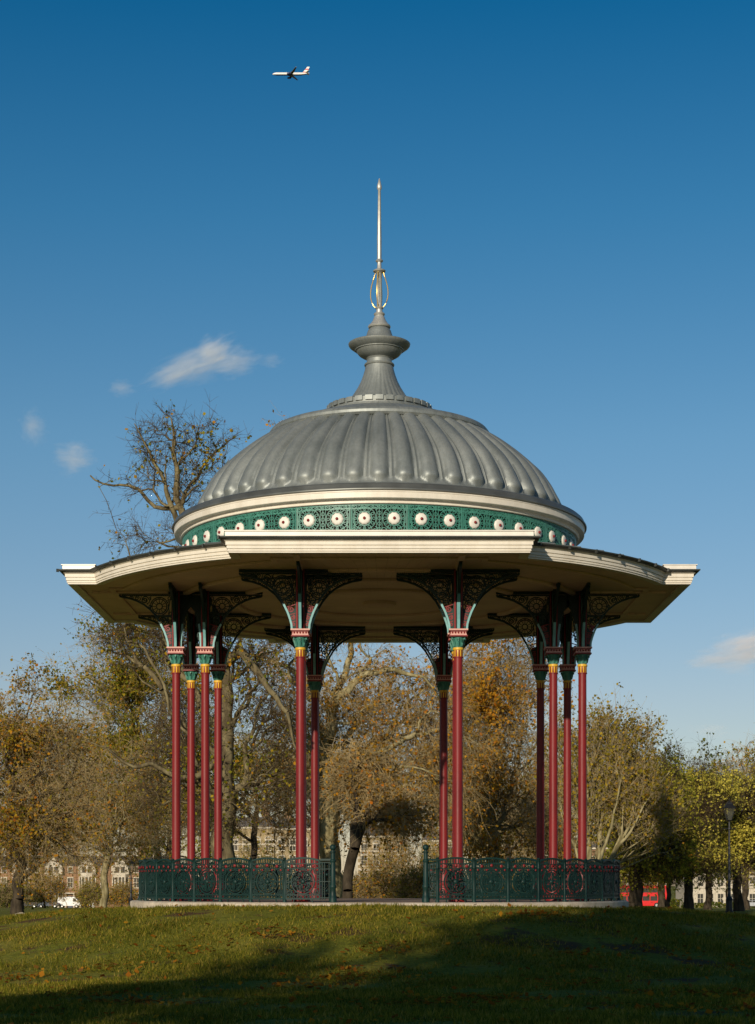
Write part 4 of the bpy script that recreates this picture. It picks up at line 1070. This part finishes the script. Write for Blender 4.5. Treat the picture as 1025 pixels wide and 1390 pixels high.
for i, (px, lab) in enumerate(hs):
    p = at(px, 1232, HD); W = 6.6
    t = thing('terraced_house', lab, 'house', p, group='red brick terraced houses')
    rf = wall_roof(t, W - .02, 9, 8.4, 10.4, BRICK, SLATE)
    chimney(rf, W / 2 - .8, 4.2, 9.8, 2.2)
    bx = -1.2
    m = MB()                                                    # canted two-storey bay with a little gable on top
    for z0, z1 in ((0, .9), (3.0, 4.1), (6.1, 6.7)):
        m.prism([(bx - 1.7, 0), (bx - 1.1, -1.1), (bx + 1.1, -1.1), (bx + 1.7, 0)], lambda u, v, w: (u, v, w), z0, z1)
    for z0, z1 in ((.9, 3.0), (4.1, 6.1)):
        for u in (-1.0, -.35, .35, 1.0): m.box((bx + u, -1.06, (z0 + z1) / 2), (.22, .14, z1 - z0))
        for s in (-1, 1): m.box((bx + s * 1.62, -.12, (z0 + z1) / 2), (.2, .2, z1 - z0))
    m.prism([(bx - 1.75, 6.7), (bx + 1.75, 6.7), (bx + 1.75, 8.2), (bx, 10.1), (bx - 1.75, 8.2)], lambda u, v, w: (u, w, v), -.95, -.5)
    m.box((bx, -.72, 10.3), (.22, .3, .9))
    bay = m.build('bay', STUCCO, t)
    m = MB()
    for z0, z1 in ((.9, 3.0), (4.1, 6.1)): m.prism([(bx - 1.55, .02), (bx - 1.0, -.98), (bx + 1.0, -.98), (bx + 1.55, .02)], lambda u, v, w: (u, v, w), z0 - .01, z1 + .01)
    for u in (-.55, .55): m.box((bx + u, -.96, 7.6), (.8, .06, 1.2))
    m.build('bay_panes', GLASS, bay)
    window(t, 2.0, 5.0, 1.0, 1.9); window(t, 2.0, 7.6, .8, 1.0, bars=False)
    m = MB(); m.box((2.0, -.5, 2.9), (2.0, 1.0, .25)); 
    for s in (-1, 1): m.box((2.0 + s * .85, -.8, 1.4), (.2, .2, 2.75))
    pch = m.build('porch', STUCCO, t)
    m = MB(); m.box((2.0, -.05, 1.15), (1.0, .1, 2.3)); dr = m.build('door', DOORM, t)
def mansion(px0, px1, ytop, lab, nb, wm=STOCK, rows=(2.2, 6.0, 9.6, 12.8), mans=2.0, grp=None):
    p = at((px0 + px1) / 2, 1232, HD + 8); s = (HD + 8) / F; W = (px1 - px0) * s; ze = (1232 - ytop) * s
    t = thing('apartment_house', lab, 'house', (p.x, p.y, gz(p.x, p.y)), group=grp)
    m = MB(); m.box((0, 6, ze / 2 - 1), (W, 12, ze + 2)); m.build('wall', wm, t)
    m = MB()
    for z in (ze - .25, ze * .78, ze * .52, 4.1): m.box((0, -.08, z), (W + .3, .34, .34))
    for s_ in (-1, 1):
        for k in range(int(ze / 1.2)): m.box((s_ * (W / 2 - .3), -.03, .6 + k * 1.2), (.7 if k % 2 else .5, .16, .55))
    m.build('stone_course', STUCCO, t)
    m = MB(); a = W / 2 + .1
    m.add([(-a, -.2, ze), (a, -.2, ze), (a, 12.2, ze), (-a, 12.2, ze), (-a + .7, 1.0, ze + mans), (a - .7, 1.0, ze + mans), (a - .7, 11, ze + mans), (-a + .7, 11, ze + mans)],
          [(0, 1, 5, 4), (1, 2, 6, 5), (2, 3, 7, 6), (3, 0, 4, 7), (4, 5, 6, 7), (3, 2, 1, 0)])
    rf = m.build('roof', SLATE, t); chimney(rf, -W * .3, 5, ze + mans - .2, 2.0); chimney(rf, W * .32, 5, ze + mans - .2, 2.0)
    for k in range(nb):
        x = -W / 2 + W * (k + .5) / nb
        for j, z in enumerate(rows):
            if z + 1.5 < ze: window(t, x, z, 1.15, 2.0, 0.0, arched=(j == len(rows) - 1))
G = 'yellow brick apartment houses across the common'
mansion(296, 372, 1122, 'tall yellow brick house seen between the left columns', 5, grp=G)
mansion(374, 452, 1124, 'tall yellow brick house behind the left middle columns', 5, grp=G)
mansion(486, 552, 1134, 'yellow brick house with white quoins seen through the entrance gap', 4, rows=(2.2, 6.0, 9.6, 12.0), grp=G)
mansion(640, 765, 1124, 'wide yellow brick house behind the right-hand columns', 8, grp=G)
mansion(574, 634, 1140, 'yellow brick house left of the right middle columns', 4, rows=(2.2, 5.6, 9.0, 11.4), grp=G)
mansion(930, 985, 1165, 'white stucco house under the pale yellow tree', 4, wm=STUCCO, rows=(1.8, 5.4, 8.0))
mansion(990, 1040, 1172, 'white stucco house at the right edge behind the lamp post', 4, wm=STUCCO, rows=(1.8, 5.4, 7.4))
mansion(780, 850, 1150, 'brick house behind the right end of the railing', 4, wm=BRICK, rows=(2.0, 5.4, 8.8))

# garden wall, hedges, white wall with red coping
def wall_box(name, lab, cat, px0, px1, h, d, mat, cop=None):
    p = at((px0 + px1) / 2, 1232, d); W = (px1 - px0) * d / F
    m = MB(); m.box((0, 0, h / 2 - .4), (W, .35, h + .8), 0); m.box((0, 0, h + .07), (W + .1, .5, .14), 1)
    n = max(2, int(W / 4))
    for k in range(n + 1): m.box((-W / 2 + W * k / n, -.03, h / 2 - .3), (.5, .52, h + .9), 0); 
    o = m.build(name, [mat, cop or STONE], None); o.location = (p.x, p.y, gz(p.x, p.y)); o['label'] = lab; o['category'] = cat
wall_box('garden_wall', 'low brown brick garden wall in front of the brick houses', 'wall', 112, 230, 1.5, 352, BRICK)
wall_box('garden_wall', 'low white wall with red top seen low in the entrance gap', 'wall', 486, 541, 2.0, 300, STUCCO, paint('red_coping', (.45, .05, .03), .6))
def hedge(lab, px0, px1, h, d, leaf, seed):
    rg = np.random.default_rng(seed); p = at((px0 + px1) / 2, 1232, d); W = (px1 - px0) * d / F; z = gz(p.x, p.y)
    n = int(W * h * 130); u = rg.random((n, 3)); P_ = np.stack([(u[:, 0] - .5) * W, (u[:, 1] - .5) * 1.6, u[:, 2] * h * (1 + .15 * np.sin(u[:, 0] * W * 1.3))], 1)
    V = leaf_quads(P_, .32, rg)
    t = thing('hedge', lab, 'hedge', (p.x, p.y, z))
    link('leaves', np_mesh('leaves', V, quads=np.arange(len(V)).reshape(-1, 4), mats=[leaf]), t)
    m = MB()
    for k in range(int(W / .8)): m.tube([(-W / 2 + .8 * k + .4, 0, -.3), (-W / 2 + .8 * k + .45, .1, h * .7)], .05, 5)
    m.build('stems', BARK_D, t)
hedge('dark green hedge behind the parked cars at the left', -20, 76, 2.2, 356, LF['green'], 5)
hedge('dark hedge behind the red bus', 846, 925, 1.6, 385, LF['green'], 6)
hedge('dark green hedge in front of the white houses at the right', 925, 1040, 1.0, 362, LF['green'], 9)
hedge('low hedge along the far side of the common behind the railings', 232, 480, 2.4, 340, LF['green'], 7)
hedge('low hedge along the far side right of the entrance gap', 545, 845, 2.4, 342, LF['olive'], 8)

# ------------------------------------------------------------------ VEHICLES
def wheel_mesh():
    m = MB(); n = 16
    for (r0, r1, y0, y1, k) in ((.33, .33, -.1, .1, 0),):
        m.lathe([(.18, -.1), (.31, -.1), (.33, -.07), (.33, .07), (.31, .1), (.18, .1)], n, 0)
        m.lathe([(.001, -.08), (.18, -.1)], n, 1); m.lathe([(.18, .1), (.001, .08)], n, 1)
    vs = [(x, z, y) for x, y, z in m.v]; m.v = vs
    return m.mesh('wheel', [TYRE, STEEL], 40)
WHEEL = wheel_mesh()
def vehicle(name, lab, cat, px, d, profile, width, paintm, glass, wheels, wr=1.0, doors=(), lights=True, grp=None):
    """profile: side outline (x,z) of the body; glass: list of side-window outlines"""
    p = at(px, 1232, d); t = thing(name, lab, cat, (p.x, p.y, gz(p.x, p.y)), group=grp)
    m = MB(); m.prism(profile, lambda u, v, w: (u, w, v), -width / 2, width / 2)
    me = m.mesh('body', [paintm])
    o = link('body', me, t); bv = o.modifiers.new('bevel', 'BEVEL'); bv.width = .06; bv.segments = 3; bv.limit_method = 'ANGLE'
    for poly in glass:
        m = MB(); m.prism(poly, lambda u, v, w: (u, w, v), -width / 2 - .012, width / 2 + .012); m.build('window', GLASS, t)
    for x in wheels:
        for s in (-1, 1):
            w = link('wheel', WHEEL, t, (x, s * (width / 2 - .08), .33 * wr)); w.scale = (wr, 1, wr)
    x0 = min(q[0] for q in profile); x1 = max(q[0] for q in profile)
    for s in (-1, 1):
        for x, mt, nm in ((x0, PALE_LIGHT, 'headlight'), (x1, RED_LIGHT, 'tail_light')):
            m = MB(); m.box((x + (.015 if x < 0 else -.015), s * (width / 2 - .28), .75), (.09, .3, .18)); m.build(nm, mt, t)
PALE_LIGHT = paint('lamp_lens', (.7, .7, .66), .15); RED_LIGHT = paint('red_lens', (.5, .02, .02), .2)
VANW = paint('white_vehicle_paint', (.80, .79, .76), .3, var=.04, spec=.5)
BUSR = paint('red_vehicle_paint', (.62, .018, .018), .3, var=.06, spec=.5)
BLUEG = paint('blue_grey_vehicle_paint', (.035, .05, .075), .28, var=.06, spec=.5)
DARKG = paint('dark_vehicle_paint', (.025, .027, .03), .28, var=.06, spec=.5)
SILV = paint('silver_vehicle_paint', (.52, .53, .55), .3, metal=.4, var=.05)
van_p = [(-2.2, .35), (2.2, .35), (2.22, 1.0), (2.18, 1.95), (2.0, 2.05), (-.95, 2.05), (-1.25, 1.9), (-1.75, 1.15), (-2.15, .98), (-2.25, .7)]
mir = lambda q: [(-x, z) for x, z in reversed(q)]
vehicle('parked_van', 'white panel van parked before the brick houses', 'van', 95, 350, mir(van_p), 1.8, VANW, [mir([(-1.55, 1.15), (-.75, 1.15), (-.75, 1.8), (-1.15, 1.8)])], (-1.4, 1.35))
car_p = [(-2.1, .3), (2.05, .3), (2.1, .75), (2.0, .95), (1.6, 1.0), (1.05, 1.42), (-.25, 1.45), (-.95, 1.0), (-1.9, .85), (-2.12, .65)]
car_g = [[(-.75, 1.02), (.35, 1.02), (.35, 1.38), (-.22, 1.38)], [(.45, 1.02), (1.4, 1.02), (1.0, 1.36), (.45, 1.38)]]
gc = 'parked cars across the common'
vehicle('parked_car', 'dark blue-grey car parked left of the white van', 'car', 66, 349, car_p, 1.7, BLUEG, car_g, (-1.3, 1.3), grp=gc)
vehicle('parked_car', 'black car parked right of the stout plane trunk', 'car', 38, 349, car_p, 1.7, DARKG, car_g, (-1.3, 1.3), grp=gc)
vehicle('parked_car', 'silver car parked at the right edge behind the lamp post', 'car', 1017, 352, car_p, 1.7, SILV, car_g, (-1.3, 1.3), grp=gc)
bus_p = [(-5, .35), (5, .35), (5.05, 2.2), (4.95, 4.2), (4.8, 4.35), (-4.8, 4.35), (-4.98, 4.2), (-5.05, 1.2)]
bus_g = [[(-4.6 + 1.5 * k, 1.35), (-3.25 + 1.5 * k, 1.35), (-3.25 + 1.5 * k, 2.25), (-4.6 + 1.5 * k, 2.25)] for k in range(6)] + [[(-4.6 + 1.5 * k, 2.95), (-3.25 + 1.5 * k, 2.95), (-3.25 + 1.5 * k, 3.8), (-4.6 + 1.5 * k, 3.8)] for k in range(6)]
vehicle('double_decker_bus', 'red double-decker bus passing behind the trees at the right', 'bus', 872, 360, bus_p, 2.5, BUSR, bus_g, (-3.2, 2.6), wr=1.5)

# ------------------------------------------------------------------ STREET FURNITURE
LGLASS, nt_, b_, N_, L_ = nodes('lantern_glass')
tr_ = N_.new('ShaderNodeBsdfTransparent'); mx_ = N_.new('ShaderNodeMixShader'); mx_.inputs[0].default_value = .28; b_.inputs['Base Color'].default_value = (.12, .12, .10, 1); b_.inputs['Roughness'].default_value = .12
L_.new(tr_.outputs[0], mx_.inputs[1]); L_.new(b_.outputs[0], mx_.inputs[2]); L_.new(mx_.outputs[0], N_['Material Output'].inputs[0])
def lamp(lab, px, d, hpx):
    b0 = at(px, 1200, d); z = gz(b0.x, b0.y); h = hpx * d / F
    t = thing('lamp_post', lab, 'lamp post', (b0.x, b0.y, z), group='black lamp posts on the common')
    zl = h - 1.25
    m = MB(); m.lathe([(.24, -.3), (.24, .12), (.20, .16), (.17, .75), (.21, .80), (.19, .86), (.10, 1.0), (.085, 1.4), (.11, 1.43), (.08, 1.48), (.06, zl - .55), (.09, zl - .52), (.09, zl - .48), (.055, zl - .4), (.05, zl - .08), (.12, zl - .03), (.16, zl)], 12, cap1=True)
    m.tube([(-.38, 0, zl - .5), (.38, 0, zl - .5)], .022, 6); m.build('post', BLACK, t, 40)
    m = MB()
    for k in range(4):
        a = PI / 4 + k * PI / 2; u = Vector((math.cos(a), math.sin(a), 0))
        m.tube([u * .17 + Vector((0, 0, zl)), u * .40 + Vector((0, 0, zl + .70))], .018, 5)
    m.lathe([(.44, zl + .69), (.45, zl + .72), (.42, zl + .75), (.22, zl + .95), (.20, zl + 1.0), (.13, zl + 1.02), (.09, zl + 1.08), (.03, zl + 1.12), (.045, zl + 1.17), (.01, zl + 1.25)], 4, phase=PI / 4)
    m.build('lantern_frame', BLACK, t)
    m = MB(); m.lathe([(.155, zl + .01), (.375, zl + .69)], 4, phase=PI / 4); m.build('lantern_glass', LGLASS, t)
lamp('tall black lamp post in front of the yellow trees at the right', 990, 106, 156)
lamp('dark lamp post by the left end of the railing', 178, 150, 72)
lamp('dark lamp post behind the left inner columns', 304, 100, 150)
p = at(125, 1232, 340); t = thing('utility_cabinet', 'white cabinet standing right of the white van', 'cabinet', (p.x, p.y, gz(p.x, p.y)))
m = MB(); m.box((0, 0, .6), (1.0, .5, 1.5)); m.box((0, 0, 1.4), (1.1, .6, .1)); m.build('case', STUCCO, t); m = MB(); m.box((0, -.26, .7), (.85, .04, 1.1)); m.build('door', VANW, t)
# stone at the foot of the left plane tree
p = at(27, 1246, 92); mb = MB(); mb.sphere((0, 0, .1), .24, 0, 12, 8, (1.35, .9, .75)); mb.v = [(x * (1 + .15 * math.sin(7 * y + 3)), y * (1 + .15 * math.sin(9 * z)), z * (1 + .1 * math.sin(8 * x))) for x, y, z in mb.v]
o = mb.build('stone', STONE, None, 60, (p.x, p.y, gz(p.x, p.y))); o['label'] = 'pale stone lying at the foot of the stout left plane tree'; o['category'] = 'stone'
# leaf litter strip under the slim pale tree
P0_ = at(108, 1238, 114); P1_ = at(188, 1238, 114); n = 3000
P = np.stack([P0_.x + (P1_.x - P0_.x) * rng.random(n), P0_.y + rng.random(n) * 5 - 1, np.zeros(n)], 1); P[:, 2] = ground(P[:, 0], P[:, 1]) + .05
V = leaf_quads(P, .2, rng, .7); o = link('leaf_litter', np_mesh('leaf_litter', V, quads=np.arange(len(V)).reshape(-1, 4), mats=[leaf_mat('litter', [(0, (.08, .025, .015)), (1, (.20, .07, .03))])])); o['kind'] = 'stuff'
o['label'] = 'strip of red-brown leaf litter on the lawn under the slim pale tree'; o['category'] = 'leaf litter'

# ------------------------------------------------------------------ AIRLINER
p = at(395, 100.5, 2350); A = thing('airliner', 'white passenger jet with dark belly and red-marked tail, high in the blue sky', 'airplane', p)
AW = paint('airliner_white', (.82, .80, .76), .3, var=.03); AB = paint('airliner_blue', (.012, .02, .07), .3, var=.05); AR = paint('airliner_red', (.55, .03, .03), .35)
sec = [(-23.6, .05, -.5), (-23.2, .55, -.4), (-22.3, 1.05, -.2), (-20.5, 1.6, 0), (-18, 1.9, 0), (12, 1.9, 0), (17, 1.5, .35), (21, .85, .85), (23.4, .25, 1.2)]
mb = MB(); n = 20; vs = [(x, r * math.cos(2 * PI * i / n), zc + r * math.sin(2 * PI * i / n)) for x, r, zc in sec for i in range(n)]
up_, dn_ = [], []
for j in range(len(sec) - 1):
    for i in range(n):
        f = (j * n + i, (j + 1) * n + i, (j + 1) * n + (i + 1) % n, j * n + (i + 1) % n)
        ((dn_ if math.sin(2 * PI * (i + .5) / n) < -.62 else up_)).append(f)
mb.add(vs, up_, 0); mb.f += dn_; mb.m += [1] * len(dn_)
mb.build('fuselage', [AW, AB], A, 40)
mb = MB()
for s in (-1, 1):
    for k in range(26): mb.box((-17 + k * 1.2, s * 1.86, .35), (.35, .1, .42))
mb.build('cabin_windows', GLASS, A)
for s in (-1, 1):
    mb = MB(); mb.prism([(-5.5, 1.2), (1.8, 1.2), (5.2, 9), (8.2, 19), (6.6, 19), (1.8, 9)], lambda u, v, w: (u, s * v, w + (v - 1.2) * .085 - .9), -.25, .25); mb.build('wing', paint('wing_grey', (.10, .11, .13), .4), A)
    mb = MB(); mb.lathe([(.9, -2.6), (1.15, -2.2), (1.15, .4), (.75, 2.2), (.3, 2.4)], 16); mb.v = [(z - 2.2, y + s * 6.4, x - 2.2) for x, y, z in mb.v]; mb.box((-1.0, s * 6.4, -1.2), (3.2, .3, 1.2)); mb.build('engine', AB, A, 40)
    mb = MB(); mb.prism([(17.5, .5), (21.2, .5), (23.6, 7), (22, 7)], lambda u, v, w: (u, s * v, 1.2 + w + v * .08), -.12, .12); mb.build('tailplane', AW, A)
mb = MB(); fz = [(14.8, 1.6), (20.6, 1.6), (23.9, 9.2), (20.9, 9.2)]
def fin(z0, z1, m):
    l = lambda z: 14.8 + (z - 1.6) * (20.9 - 14.8) / 7.6; r = lambda z: 20.6 + (z - 1.6) * 3.3 / 7.6
    mb.prism([(l(z0), z0), (r(z0), z0), (r(z1), z1), (l(z1), z1)], lambda u, v, w: (u, w, v), -.2, .2, m)
for a_, b_, m_ in ((1.3, 3.0, 1), (3.0, 5.2, 0), (5.2, 6.8, 1), (6.8, 9.2, 0)): fin(a_, b_, m_)
mb.build('fin', [AW, AR], A)

# ------------------------------------------------------------------ CLOUDS
def cloud(lab, px, py, rx, ry, d, dens, seed, tilt=0.0, wisps=None, tint=(1, 1, 1)):
    p = at(px, py, d); s = d / F
    if wisps:
        root = thing('cloud', lab, 'cloud', p)
        for i, (wx, wy, wrx, wry, wd, wt) in enumerate(wisps):
            o = cloud(None, px + wx, py + wy, wrx, wry, d, wd, seed + i * 1.37, wt, tint=tint)
            o.name = 'wisp'; o.parent = root; o.location = o.location - p; del o['label'], o['category']
        return root
    mb = MB(); mb.sphere((0, 0, 0), 1, 0, 24, 16)
    m = bpy.data.materials.new('cloud_vapour'); m.use_nodes = True; nt = m.node_tree; N = nt.nodes; L = nt.links
    N.remove(N['Principled BSDF']); v = N.new('ShaderNodeVolumePrincipled'); v.inputs['Color'].default_value = (*tint, 1); v.inputs['Anisotropy'].default_value = -.15
    tc = N.new('ShaderNodeTexCoord'); mp = N.new('ShaderNodeMapping'); mp.inputs['Scale'].default_value = (.85, 1.0, 1.7); mp.inputs['Location'].default_value = (seed * 1.7, seed * .9, seed * .3); L.new(tc.outputs['Object'], mp.inputs[0])
    n = N.new('ShaderNodeTexNoise'); n.inputs['Scale'].default_value = 2.1; n.inputs['Detail'].default_value = 6; n.inputs['Roughness'].default_value = .68; L.new(mp.outputs[0], n.inputs['Vector'])
    ln = N.new('ShaderNodeVectorMath'); ln.operation = 'LENGTH'; L.new(tc.outputs['Object'], ln.inputs[0])
    ma = N.new('ShaderNodeMath'); ma.operation = 'MULTIPLY_ADD'; L.new(ln.outputs['Value'], ma.inputs[0]); ma.inputs[1].default_value = -.50; L.new(n.outputs['Fac'], ma.inputs[2])
    mr = N.new('ShaderNodeMapRange'); mr.inputs['From Min'].default_value = .16; mr.inputs['From Max'].default_value = .52; mr.inputs['To Min'].default_value = 0; mr.inputs['To Max'].default_value = dens
    L.new(ma.outputs[0], mr.inputs['Value']); L.new(mr.outputs[0], v.inputs['Density']); L.new(v.outputs[0], N['Material Output'].inputs['Volume'])
    o = mb.build('cloud', m, None, None, p); o.scale = (rx * s, ry * s * 1.2, ry * s); o.rotation_euler = (0, -tilt, 0); o['label'] = lab or ''; o['category'] = 'cloud'
    return o
cloud('largest wispy cloud above the bare treetop', 268, 490, 100, 40, 2600, .02, 1.0, wisps=[(22, -12, 52, 27, .030, .50), (-28, 14, 64, 26, .022, .38), (50, 2, 48, 27, .022, .2), (-5, 6, 80, 36, .012, .35), (100, 0, 24, 15, .012, .1)])
cloud('tiny wisp just below left of the largest cloud', 165, 527, 26, 18, 2600, .014, 2.0)
cloud('small faint cloud left of the bare treetop', 100, 620, 38, 32, 2600, .016, 3.3)
cloud('faint high wisp near the left edge', 45, 580, 25, 34, 2600, .009, 4.1)
cloud('pale cloud at the right edge above the trees', 1004, 886, 75, 36, 2600, .026, 5.2, wisps=[(0, 0, 82, 38, .020, .15), (18, -10, 55, 30, .030, .3), (-40, 10, 50, 18, .018, .05)], tint=(1, .94, .93))
cloud('thin faint cloud low at the right just above the far trees', 965, 992, 40, 16, 2600, .014, 6.4)

# ------------------------------------------------------------------ LIGHT, SKY, CAMERA
w = bpy.data.worlds.new('World'); SC.world = w; w.use_nodes = True
N = w.node_tree.nodes; L = w.node_tree.links; bg = N['Background']
sky = N.new('ShaderNodeTexSky'); sky.sky_type = 'NISHITA'; sky.sun_disc = False; sky.sun_elevation = SEL; sky.sun_rotation = SAZ
sky.air_density = 1.0; sky.dust_density = .25; sky.ozone_density = 2.2; sky.altitude = 50
# clear polarised autumn air: the blue deepens quickly with height
tc = N.new('ShaderNodeTexCoord'); sx = N.new('ShaderNodeSeparateXYZ'); L.new(tc.outputs['Generated'], sx.inputs[0])
rp_ = ramp(N, [(0.0, (.82, .73, .77)), (.10, (.78, .735, .79)), (.233, (.54, .765, .85)), (.34, (.24, .665, .83)), (.433, (.045, .52, .75)), (1.0, (.05, .34, .48))])
L.new(sx.outputs[2], rp_.inputs[0])
mxs = N.new('ShaderNodeMix'); mxs.data_type = 'RGBA'; mxs.blend_type = 'MULTIPLY'; mxs.inputs['Factor'].default_value = 1
L.new(sky.outputs[0], mxs.inputs['A']); L.new(rp_.outputs[0], mxs.inputs['B'])
L.new(mxs.outputs['Result'], bg.inputs[0]); bg.inputs[1].default_value = .10
sl = bpy.data.lights.new('sun', 'SUN'); sl.energy = 4.5; sl.angle = R_(.5); sl.color = (1, .88, .70)
so = bpy.data.objects.new('sun', sl); C.objects.link(so); so.rotation_euler = sunv.to_track_quat('Z', 'Y').to_euler(); so.location = (-20, -60, 40)
cam = bpy.data.cameras.new('camera'); co = bpy.data.objects.new('camera', cam); C.objects.link(co)
cam.sensor_fit = 'VERTICAL'; cam.sensor_height = 36; cam.sensor_width = 36 * 1025 / 1390; cam.lens = 36 * F / 1390
cam.shift_y = (HY - 695) / 1390; cam.shift_x = -(HX - 512.5) / 1390
cam.clip_start = .1; cam.clip_end = 12000
co.location = (0, -D, CZ); co.rotation_euler = (PI / 2, 0, 0); SC.camera = co
SC.view_settings.view_transform = 'Standard'; SC.view_settings.look = 'None'; SC.view_settings.gamma = 1; SC.view_settings.exposure = 0
SC.cycles.volume_bounces = 4; SC.cycles.volume_step_rate = 1.0; SC.cycles.volume_max_steps = 96
